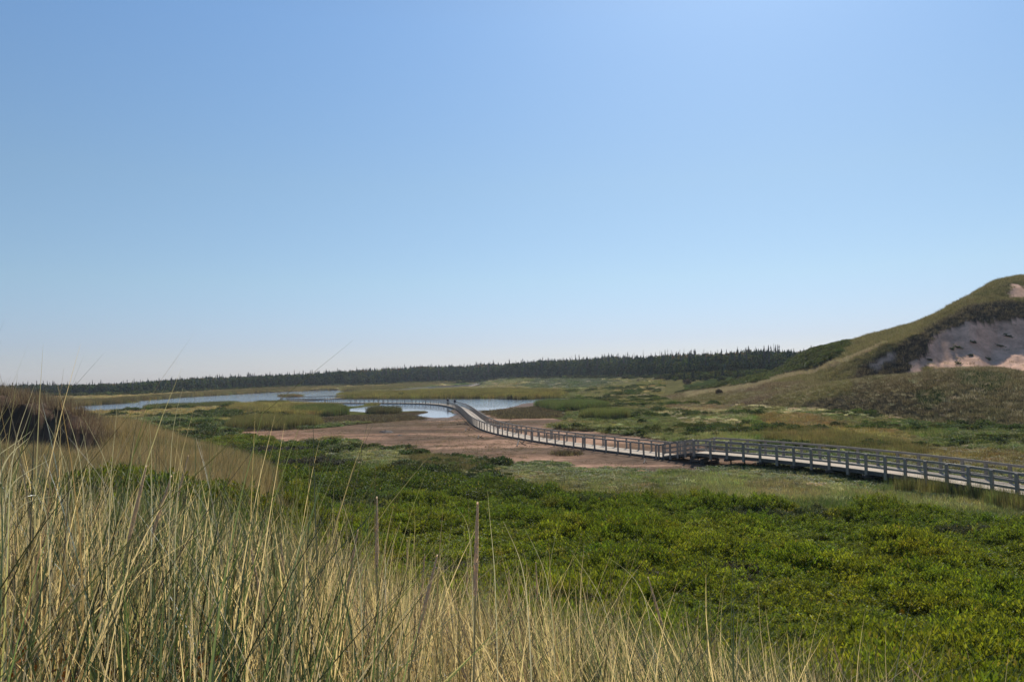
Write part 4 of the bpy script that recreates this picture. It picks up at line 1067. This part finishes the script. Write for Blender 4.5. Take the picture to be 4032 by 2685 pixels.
def person(loc, rz, h, label, top, legs, cap, stride=.22):
    p = empty('person', loc, rz, h/1.75); tag(p, label, 'person', 'people walking on the floating boardwalk')
    # y forward
    V = [(0,0,.95),(0,0,1.12),(0,0,1.3),(0,.0,1.46),(0,.01,1.53),(0,.02,1.62),(0,.02,1.71),
         (-.1,0,.92),(-.11,stride*.5,.5),(-.11,stride*.9,.09),(-.11,stride*.9+.16,.04),
         (.1,0,.92),(.11,-stride*.3,.5),(.11,-stride*1.1,.12),(.11,-stride*1.1+.15,.04),
         (-.19,0,1.42),(-.24,-.06,1.14),(-.24,.06,.9),(-.235,.1,.8),
         (.19,0,1.42),(.24,.05,1.14),(.24,.18,.92),(.235,.24,.84)]
    E = [(0,1),(1,2),(2,3),(3,4),(4,5),(5,6),(0,7),(7,8),(8,9),(9,10),(0,11),(11,12),(12,13),(13,14),(3,15),(15,16),(16,17),(17,18),(3,19),(19,20),(20,21),(21,22)]
    Rr = [(.13,.10),(.125,.095),(.15,.105),(.12,.09),.055,(.085,.095),(.06,.07),.09,.062,.042,.035,.09,.062,.042,.035,.055,.045,.035,.03,.055,.045,.035,.03]
    obj('body', skin_mesh('body', V, E, Rr, M['skin']), p)
    Vj = [V[i] for i in (0,1,2,3,15,16,17,19,20,21)]; Ej = [(0,1),(1,2),(2,3),(3,4),(4,5),(5,6),(3,7),(7,8),(8,9)]
    obj('jacket', skin_mesh('jacket', Vj, Ej, [(.165,.13),(.155,.12),(.18,.135),(.15,.115),.078,.065,.055,.078,.065,.055], top), p)
    Vl = [V[i] for i in (0,7,8,9,11,12,13)]; El = [(0,1),(1,2),(2,3),(0,4),(4,5),(5,6)]
    obj('trousers', skin_mesh('trousers', Vl, El, [(.15,.12),.105,.08,.06,.105,.08,.06], legs), p)
    b = MB(); n = 10; Vv = []; Fs = []
    for k in range(5):
        ph = k/4*math.pi/2
        for j in range(n): t = 6.283*j/n; Vv.append((.1*math.cos(ph)*math.cos(t), .02+.11*math.cos(ph)*math.sin(t), 1.66+.11*math.sin(ph)))
    for k in range(4):
        for j in range(n): Fs.append((k*n+j, k*n+(j+1) % n, (k+1)*n+(j+1) % n, (k+1)*n+j))
    b.add(Vv, Fs); b.build('cap', cap, p, True)
    for s_ in (-1, 1):
        b = MB(); q = V[10] if s_ < 0 else V[14]
        b.box((q[0], q[1]-.05, .035), Vector((1, 0, 0)), Vector((0, 1, 0)), Vector((0, 0, 1)), .05, .13, .045); b.build('shoe', M['navy'], p)
us = [project(p.x, p.y, p.z)[0] for p in path[:int(len(path)*.6)]]
for uu, lab, leg, cp, off in ((1768, 'left walker in a dark navy jacket and pale cap on the floating boardwalk', M['khaki'], M['palecap'], .35), (1786, 'right walker in a dark jacket and grey hair behind the rails of the boardwalk', M['navy'], M['snag'], -.35)):
    k = min(range(40, len(us)), key=lambda i: abs(float(us[i])-uu)); q = path[k]; t = (path[k+1]-path[k-1]).normalized()
    pp = q+SP[k]*off; person((pp.x, pp.y, ZF+.005), math.atan2(t.y, t.x)-math.pi/2, 1.82, lab, M['navy'], leg, cp)

# ------------------------------------------------------------------ driftwood, clods
def stick(pts_, rad, label):
    P = [Vector((*[float(q) for q in onplane(u, v, .1)], .1+dz)) for u, v, dz in pts_]
    o0 = P[0].copy(); t = empty('driftwood', (o0.x, o0.y, .08)); tag(t, label, 'driftwood', 'driftwood lying on the mud flat')
    b = MB(); LPp = [p-Vector((o0.x, o0.y, .08)) for p in P]; b.tube(LPp, [rad*(1-.6*i/len(P)) for i in range(len(P))], 6); b.build('branch', M['drift'], t)
    m = LPp[len(LPp)//2]; b = MB(); b.tube([m, m+Vector((.25, .1, .22)), m+Vector((.4, -.1, .3))], [rad*.6, rad*.4, rad*.2], 5); b.build('twig', M['drift'], t)
z3 = lambda x, y, dz=.0: (1740+x/5.8875, 1540+y/5.8875, dz)
stick([z3(350,772,.05), z3(430,778,.12), z3(520,768,.08), z3(610,790,.05)], .09, 'longest dark driftwood lying across the mud by the bend of the boardwalk')
stick([z3(545,925), z3(565,895,.22), z3(620,910,.1), z3(700,912)], .06, 'bent driftwood just below the curve of the boardwalk')
stick([z3(835,1100), z3(850,1072,.25), z3(890,1085,.1), z3(960,1088)], .07, 'short hooked driftwood on the open mud')
stick([z3(1740,1275), z3(1785,1210,.35), z3(1850,1235,.1), z3(1950,1250)], .08, 'dark angled driftwood beside the straight part of the boardwalk')
stick([z3(290,700), z3(330,685,.15), z3(400,700)], .05, 'thin driftwood near the pond edge')
stick([z3(1420,730), z3(1500,725,.1), z3(1570,705,.2), z3(1560,720,.0)], .06, 'pale twisted driftwood on the mud beyond the boardwalk')
stick([(2232,1780,0), (2234,1776,.2), (2250,1781,.05)], .05, 'small driftwood in the brown tuft below the boardwalk')
stick([(2535,1824,0), (2540,1816,.2), (2546,1822,0)], .05, 'tiny forked driftwood below the gangway')
def clod(u, v, sx, sy, h, label):
    X, Y = onplane(u, v, .08); g = np.random.default_rng(int(u)); n = 12; V = []; Fs = []
    for k in range(4):
        ph = k/3*math.pi/2
        for j in range(n):
            t = 6.283*j/n; rr_ = math.cos(ph)*(1+.35*g.normal()*.6)+.02; V.append((sx*rr_*math.cos(t), sy*rr_*math.sin(t), h*math.sin(ph)*(1+.2*g.normal())-.05))
    for k in range(3):
        for j in range(n): Fs.append((k*n+j, k*n+(j+1) % n, (k+1)*n+(j+1) % n, (k+1)*n+j))
    Fs.append(tuple(3*n+j for j in range(n)))
    b = MB(); b.add(V, Fs); o = b.build('peat_clod', M['drift']); o.location = (float(X), float(Y), .06); tag(o, label, 'peat clod', 'peat clods on the mud flat')
clod(1515, 1701, .9, 1.0, .28, 'largest dark peat clod in the middle of the mud flat')
clod(1528, 1703, .8, .9, .18, 'dark peat clod touching the right side of the largest')
clod(1572, 1714, .6, .8, .14, 'low olive peat clod in front of the others')
clod(1025, 1696, .9, .8, .2, 'dark clod at the reed edge on the far left of the mud')

for i, (u, v, w, lab) in enumerate([(3775,1375,16,'dark slumped turf left of centre on the shaded sand face'),(3831,1358,12,'small slumped turf in the middle of the sand face'),(3746,1380,8,'smallest turf clump on the left of the sand face'),
  (3972,1336,20,'long turf clump high on the right of the sand face'),(3939,1364,16,'reddish turf clump below the long one on the sand face'),(3823,1406,10,'turf clump just above the sunlit sand foot'),(3890,1415,10,'turf clump at the corner of the sunlit sand'),
  (3772,1432,12,'slanting turf clump low on the sand face'),(3661,1422,10,'turf clump on the small sunlit sand wedge')]):
    X, Y, Z = hit(u, v); X2, Y2, Z2 = hit(u, v-8); t = empty('turf_clump', (X, Y, Z)); tag(t, lab, 'turf clump', 'turf clumps slumped on the sand face')
    sx = px_h(Y, w); g = np.random.default_rng(900+i); Vv = []; Fs = []; rn_ = []
    for k in range(140):
        a = g.normal(0, .45)*sx; p = np.array([a, -.1+g.normal(0, .25), (-a*.35)+g.normal(0, .10)*(1+.8*math.sin(a*5))+.08]); d = g.normal(0, 1, 3); d /= np.linalg.norm(d); e = np.cross(d, [0, .3, 1]); e /= np.linalg.norm(e); f = np.cross(d, e); q_ = .18*g.uniform(.6, 1.3); c0 = len(Vv)
        Vv += [p-e*q_, p-f*q_*.5, p+e*q_, p+f*q_*.5]; Fs.append((c0, c0+1, c0+2, c0+3)); rn_ += [g.uniform()]*4
    obj('grass_tuft', mesh_np('grass_tuft', Vv, Fs, M['bush_1'], [('rnd', 'FLOAT', rn_)]), t)
    b = MB(); b.tube([(-sx*.7, .1, sx*.24), (-sx*.2, -.05, .1), (sx*.2, 0, -.02), (sx*.7, .1, -sx*.24)], [.05, .16, .13, .04], 7); b.build('sod', M['drift'], t)

# ------------------------------------------------------------------ flower stalks of marram, each a thing
def sightpoint(u, v, D):
    d = ray(u, v); return Vector((float(d[0]/d[1]*D), D, EYE+float(d[2]/d[1]*D)))
HEADS = [(574,1845,505,2133,'brown drooping'),(672,1883,594,2121,'brown leaning'),(740,1800,695,1972,'tall brown'),(990,2169,1037,2418,'pale feathery'),(1104,2106,1121,2305,'bright straw'),
 (1484,1968,1484,2233,'thick tan upright'),(1880,1992,1871,2352,'longest purplish tan'),(1407,2096,1365,2340,'brown slanting'),(1671,2191,1657,2376,'short pale'),(1719,2197,1645,2494,'slanting tan'),
 (1603,2132,1602,2240,'small brown'),(2004,2251,2004,2393,'slender tan'),(2110,2218,2117,2364,'slender brown'),(2554,2280,2608,2465,'left-leaning tan'),(1327,2102,1321,2227,'small pale'),
 (3280,2533,3316,2649,'short tan at the lower right'),(2825,2569,2888,2655,'low leaning tan'),(3560,2600,3640,2690,'low curved tan'),(1840,2230,1838,2350,'thin pale'),(1050,2060,1052,2170,'thin brown')]
NEARBY = ['left of the other brown heads at the left side','between two other brown heads at the left side','right of the leaning brown heads, reaching over the left dune grass','left of the bright straw head in the lower left','over dark green shrubs in the lower left',
 'against the green thicket left of centre','against the green thicket in the middle of the picture','just left of the thick tan head','left of the slanting tan head near the centre','crossing behind the short pale head near the centre',
 'between the thick tan head and the short pale head','right of the longest head','right of the slender tan head','at the right end of the grass stand','just left of the brown slanting head',
 'above the grass in front of the thicket','near the bottom edge right of centre','at the bottom edge on the right','just left of the longest head','left of the bright straw head']
for (u0, v0, u1, v1, lk), nb_ in zip(HEADS, NEARBY):
    L = math.hypot(u1-u0, v1-v0); D = min(6.5, max(2.0, F*.25/L)); hl = L/F*D
    tip = sightpoint(u0, v0, D); bot = sightpoint(u1, v1, D)
    dd = (bot-tip)/ (bot-tip).length
    g = float(terrain(np.array([bot.x]), np.array([D]))[0])
    k = max(.2, bot.z-g); base = Vector((bot.x+dd.x*k*.7, D+.05, g))
    st = empty('grass_flower_stalk', base); tag(st, '%s seed head %s' % (lk, nb_), 'grass stalk', 'marram seed heads above the near grass')
    mid = (bot+base)/2+Vector((dd.x*k*.12, 0, 0))
    b = MB(); b.tube([Vector((0, 0, -.03)), mid-base, bot-base, bot+(tip-bot)*.5-base], [.0035, .003, .0028, .002], 5); b.build('stem', M['stem'], st)
    # seed head: tight spike of overlapping husks
    gg = np.random.default_rng(int(u0)); V = []; Fs = []; c = 0
    ax = (tip-bot); al = ax.length; axn = ax.normalized(); e1 = axn.orthogonal().normalized(); e2 = axn.cross(e1)
    for j in range(900):
        t = gg.uniform(0, 1)**.9; rad = (.0075*hl/.25)*math.sin(math.pi*min(1, .12+t*.88))**.6*(1-.55*t)+.0006
        a = gg.uniform(0, 6.283); o_ = e1*math.cos(a)+e2*math.sin(a)
        p = bot+ax*t+o_*rad*.75-base; l = .013*gg.uniform(.7, 1.3); w = axn.cross(o_)*.0024
        q = p+axn*l+o_*.0018
        V += [p-w, p+w, q]; Fs.append((c, c+1, c+2)); c += 3
    hb = MB(); n8 = 7; P8 = []; R8 = []
    for j in range(9):
        t = j/8; P8.append(bot+ax*t-base); R8.append(.0014*hl/.25*math.sin(math.pi*min(1, .12+t*.88))**.6*(1-.55*t)+.0004)
    hb.tube(P8, R8, 7); hb.add(V, Fs); hb.build('seed_head', M['head'], st)

# longest single blades standing clear of the grass
BL = [[(135,1519),(112,1590),(89,1663),(40,1830)],[(225,1521),(255,1610),(297,1718),(330,1900)],[(722,1523),(690,1610),(679,1697),(669,1867)],[(461,1591),(456,1697),(439,1825),(430,2000)],
 [(210,1604),(222,1680),(238,1765),(262,1950)],[(146,1587),(185,1670),(229,1752),(289,1910)],[(123,1697),(65,1745),(0,1795),(-90,1890)],[(112,1725),(85,1752),(55,1790),(-20,1890)],
 [(200,1805),(130,1845),(70,1890),(10,1950)],[(255,1948),(180,1955),(110,1980),(20,2050)],[(531,1706),(522,1790),(510,1888),(490,2050)],[(586,1650),(597,1720),(599,1782),(596,1960)],
 [(718,1769),(712,1830),(706,1900),(690,2050)],[(786,1795),(792,1870),(790,1931),(775,2090)],[(312,1642),(335,1730),(352,1825),(362,2000)],[(321,1629),(360,1700),(403,1782),(450,1930)],
 [(1787,1983),(1820,2010),(1845,2070),(1856,2138)],[(1981,2051),(2015,2120),(2043,2197),(2080,2330)],[(2061,2072),(2100,2140),(2132,2215),(2170,2330)],[(2245,2161),(2285,2220),(2322,2280),(2400,2420)],
 [(2394,2194),(2450,2225),(2501,2268),(2560,2400)],[(1582,2045),(1560,2110),(1532,2185),(1500,2330)],[(137,1560),(110,1660),(60,1790),(20,1900)],[(17,1575),(0,1650),(-20,1760),(-40,1900)],
 [(340,1700),(300,1790),(280,1900),(262,2040)],[(0,2010),(70,1975),(140,1958),(190,1950)],[(1920,1930),(1925,2030),(1935,2120),(1950,2260)],[(1340,1960),(1370,2040),(1395,2120),(1420,2260)],[(920,2020),(900,2090),(870,2180),(840,2330)],
 [(1220,1975),(1205,2060),(1170,2170),(1140,2330)],[(850,1890),(845,1980),(835,2070),(815,2230)]]
V = []; Fs = []; rn_ = []; c = 0
for i, Bp in enumerate(BL):
    D = random.uniform(1.7, 3.2); P = [sightpoint(u, v, D+.06*k) for k, (u, v) in enumerate(Bp)]
    g = float(terrain(np.array([P[-1].x]), np.array([D]))[0]); e = P[-1]+(P[-1]-P[-2])*.6; e.z = g; P.append(e)
    P = catmull(P, .03)
    for _ in range(25): P = [P[0]]+[(P[j-1]+P[j]*2+P[j+1])/4 for j in range(1, len(P)-1)]+[P[-1]]
    w = random.uniform(.0010, .0017)*(1.7 if i in (6, 7, 8) else 1)
    n = len(P); q = random.random()
    for k, p in enumerate(P):
        t = k/(n-1); d = (P[min(k+1, n-1)]-P[max(k-1, 0)]).normalized(); sdv = d.cross(Vector((.2, 1, .1))).normalized(); ww = w*min(1, .15+t*3)
        V += [p-sdv*ww, p+sdv*ww]; rn_ += [.5+.5*q, .5+.5*q]
        if k < n-1: Fs.append((c+2*k, c+2*k+1, c+2*k+3, c+2*k+2))
    c += 2*n
mb_ = plant_mat('long_blade', .3, .12, .35, spread=.35, inst=False, base=(.52, .48, .32), warmc=(1, 1, .8))
tag(obj('long_grass_blades', mesh_np('long_grass_blades', V, Fs, mb_, [('rnd', 'FLOAT', rn_)])), 'long single pale grass blades arching above the near grass', 'grass', kind='stuff')

# goldenrod and orange leaves
def goldenrod(u, v, h, label, silver=True, group='goldenrods in the thicket'):
    X, Y, Z = hit(u, v+25); t = empty('goldenrod', (X, Y, Z)); tag(t, label, 'flower', group)
    d = ray(u, v-30); zt = EYE+float(d[2]/d[1])*Y; H = max(.6, zt-Z)
    b = MB(); b.tube([(0, 0, 0), (.02, 0, H*.6), (-.03, 0, H)], [.006, .005, .003], 5); b.build('stem', M['stem'], t)
    g = random.Random(int(u)); b = MB()
    for k in range(260):
        zz = H-abs(g.gauss(0, .13)); a = g.uniform(0, 6.28); rr_ = abs(g.gauss(0, .07))*(.4+(H-zz)*4)
        p = Vector((math.cos(a)*rr_, math.sin(a)*rr_, zz)); s_ = .009
        b.add([p+Vector((s_, 0, 0)), p+Vector((0, s_, 0)), p+Vector((-s_, 0, s_)), p+Vector((0, -s_, s_))], [(0, 1, 2, 3)])
    b.build('flowers', M['gold'], t); b = MB()
    for k in range(26):
        zz = H*g.uniform(.45, .85); a = g.uniform(0, 6.28); l = g.uniform(.07, .13); dv_ = Vector((math.cos(a), math.sin(a), g.uniform(-.2, .3))); sd_ = Vector((-math.sin(a), math.cos(a), 0))*.014
        p = Vector((0, 0, zz)); b.add([p, p+dv_*l*.5-sd_, p+dv_*l, p+dv_*l*.5+sd_], [(0, 1, 2, 3)])
    b.build('leaves', M['palegreen'] if silver else M['bush_1'], t)
goldenrod(3555, 2470, 1, 'golden flower spray above silvery leaves at the lower right')
goldenrod(3330, 2440, 1, 'small golden flower left of the silvery-leaved one', False)
goldenrod(2990, 2370, 1, 'single orange-yellow flower in the middle of the thicket', False)
def orange_plant(u, v, D, label):
    p0 = sightpoint(u, v, D); g = float(terrain(np.array([p0.x]), np.array([D]))[0]); t = empty('orange_leaved_plant', (p0.x, D, g)); tag(t, label, 'plant', 'orange-leaved plants in the near grass')
    H = max(.25, p0.z-g); b = MB(); gg = random.Random(int(u)); st = MB()
    for k in range(16):
        a = gg.uniform(0, 6.28); rr_ = gg.uniform(.02, .16); st.tube([(0, 0, 0), (math.cos(a)*rr_, math.sin(a)*rr_, H*gg.uniform(.6, 1))], [.003, .0015], 4, False)
    for k in range(150):
        a = gg.uniform(0, 6.28); rr_ = gg.uniform(0, .17); p = Vector((math.cos(a)*rr_, math.sin(a)*rr_, H*gg.uniform(.45, 1.05)))
        d1 = Vector((gg.gauss(0, 1), gg.gauss(0, 1), gg.gauss(0, .6))).normalized(); d2 = d1.orthogonal().normalized(); l = gg.uniform(.02, .045)
        b.add([p, p+d1*l*.5+d2*l*.3, p+d1*l, p+d1*l*.5-d2*l*.3], [(0, 1, 2, 3)])
    b.build('leaves', M['orange'], t); st.build('stems', M['stem'], t)
orange_plant(755, 2620, 2.6, 'orange-leaved plant at the bottom edge among green blades')
orange_plant(60, 2600, 2.5, 'orange-leaved plant in the bottom left corner')
orange_plant(270, 2590, 2.7, 'orange-leaved plant near the bottom left under straw blades')

hz = MB(); hz.box((0, 0, 23.25), Vector((1, 0, 0)), Vector((0, 1, 0)), Vector((0, 0, 1)), 2500, 2500, 24.75)
hm = new_mat('thin_haze'); ht = NT(hm); pv = ht.n('ShaderNodeVolumePrincipled'); pv.inputs['Density'].default_value = .00012; pv.inputs['Color'].default_value = (.82, .90, 1, 1); pv.inputs['Anisotropy'].default_value = .2
ho = ht.n('ShaderNodeOutputMaterial'); ht.l(pv.outputs[0], ho.inputs['Volume'])
tag(hz.build('haze', hm), 'thin blue haze over the marsh and the far wood', kind='stuff')
# ------------------------------------------------------------------ light and sky
SUN_EL = 42; SUN_AZ = 19     # azimuth to the right of the view direction (+Y)
sl = bpy.data.lights.new('sun', 'SUN'); sl.energy = 4.0; sl.angle = R(.53); sl.color = (1, .94, .84)
so = bpy.data.objects.new('sun', sl); COL.objects.link(so)
sd_ = Vector((math.sin(R(SUN_AZ))*math.cos(R(SUN_EL)), math.cos(R(SUN_AZ))*math.cos(R(SUN_EL)), math.sin(R(SUN_EL))))
so.rotation_euler = sd_.to_track_quat('Z', 'Y').to_euler(); so.location = sd_*100
w = bpy.data.worlds.new('World'); scene.world = w; w.use_nodes = True
nt = w.node_tree; nt.nodes.clear()
sky = nt.nodes.new('ShaderNodeTexSky'); sky.sky_type = 'NISHITA'; sky.sun_disc = False
sky.sun_elevation = R(SUN_EL); sky.sun_rotation = R(SUN_AZ); sky.altitude = 0
sky.air_density = 1.0; sky.dust_density = .30; sky.ozone_density = 1.6
tcn = nt.nodes.new('ShaderNodeTexCoord'); sxz = nt.nodes.new('ShaderNodeSeparateXYZ'); nt.links.new(tcn.outputs['Generated'], sxz.inputs[0])
rmp = nt.nodes.new('ShaderNodeValToRGB'); nt.links.new(sxz.outputs[2], rmp.inputs[0])   # hazier air near the horizon, deeper blue above
cr = rmp.color_ramp; cr.elements[0].position = 0.0; cr.elements[0].color = (.52, .56, .79, 1); cr.elements[1].position = .60; cr.elements[1].color = (.75, .90, 1.0, 1)
for ps, cc in ((.045, (.516, .56, .78)), (.12, (.626, .69, .765)), (.24, (.72, .80, .82)), (.42, (.756, .92, 1.01))):
    e = cr.elements.new(ps); e.color = (*cc, 1)
mul = nt.nodes.new('ShaderNodeMix'); mul.data_type = 'RGBA'; mul.blend_type = 'MULTIPLY'; mul.inputs[0].default_value = 1
nt.links.new(sky.outputs[0], mul.inputs[6]); nt.links.new(rmp.outputs[0], mul.inputs[7])
bg = nt.nodes.new('ShaderNodeBackground'); bg.inputs[1].default_value = .088
out = nt.nodes.new('ShaderNodeOutputWorld')
nt.links.new(mul.outputs[2], bg.inputs[0]); nt.links.new(bg.outputs[0], out.inputs[0])
scene.view_settings.view_transform = 'Standard'; scene.view_settings.look = 'None'
scene.view_settings.exposure = 0.45; scene.view_settings.gamma = 1.0
scene.cycles.max_bounces = 6; scene.cycles.diffuse_bounces = 2; scene.cycles.glossy_bounces = 3; scene.cycles.transmission_bounces = 3
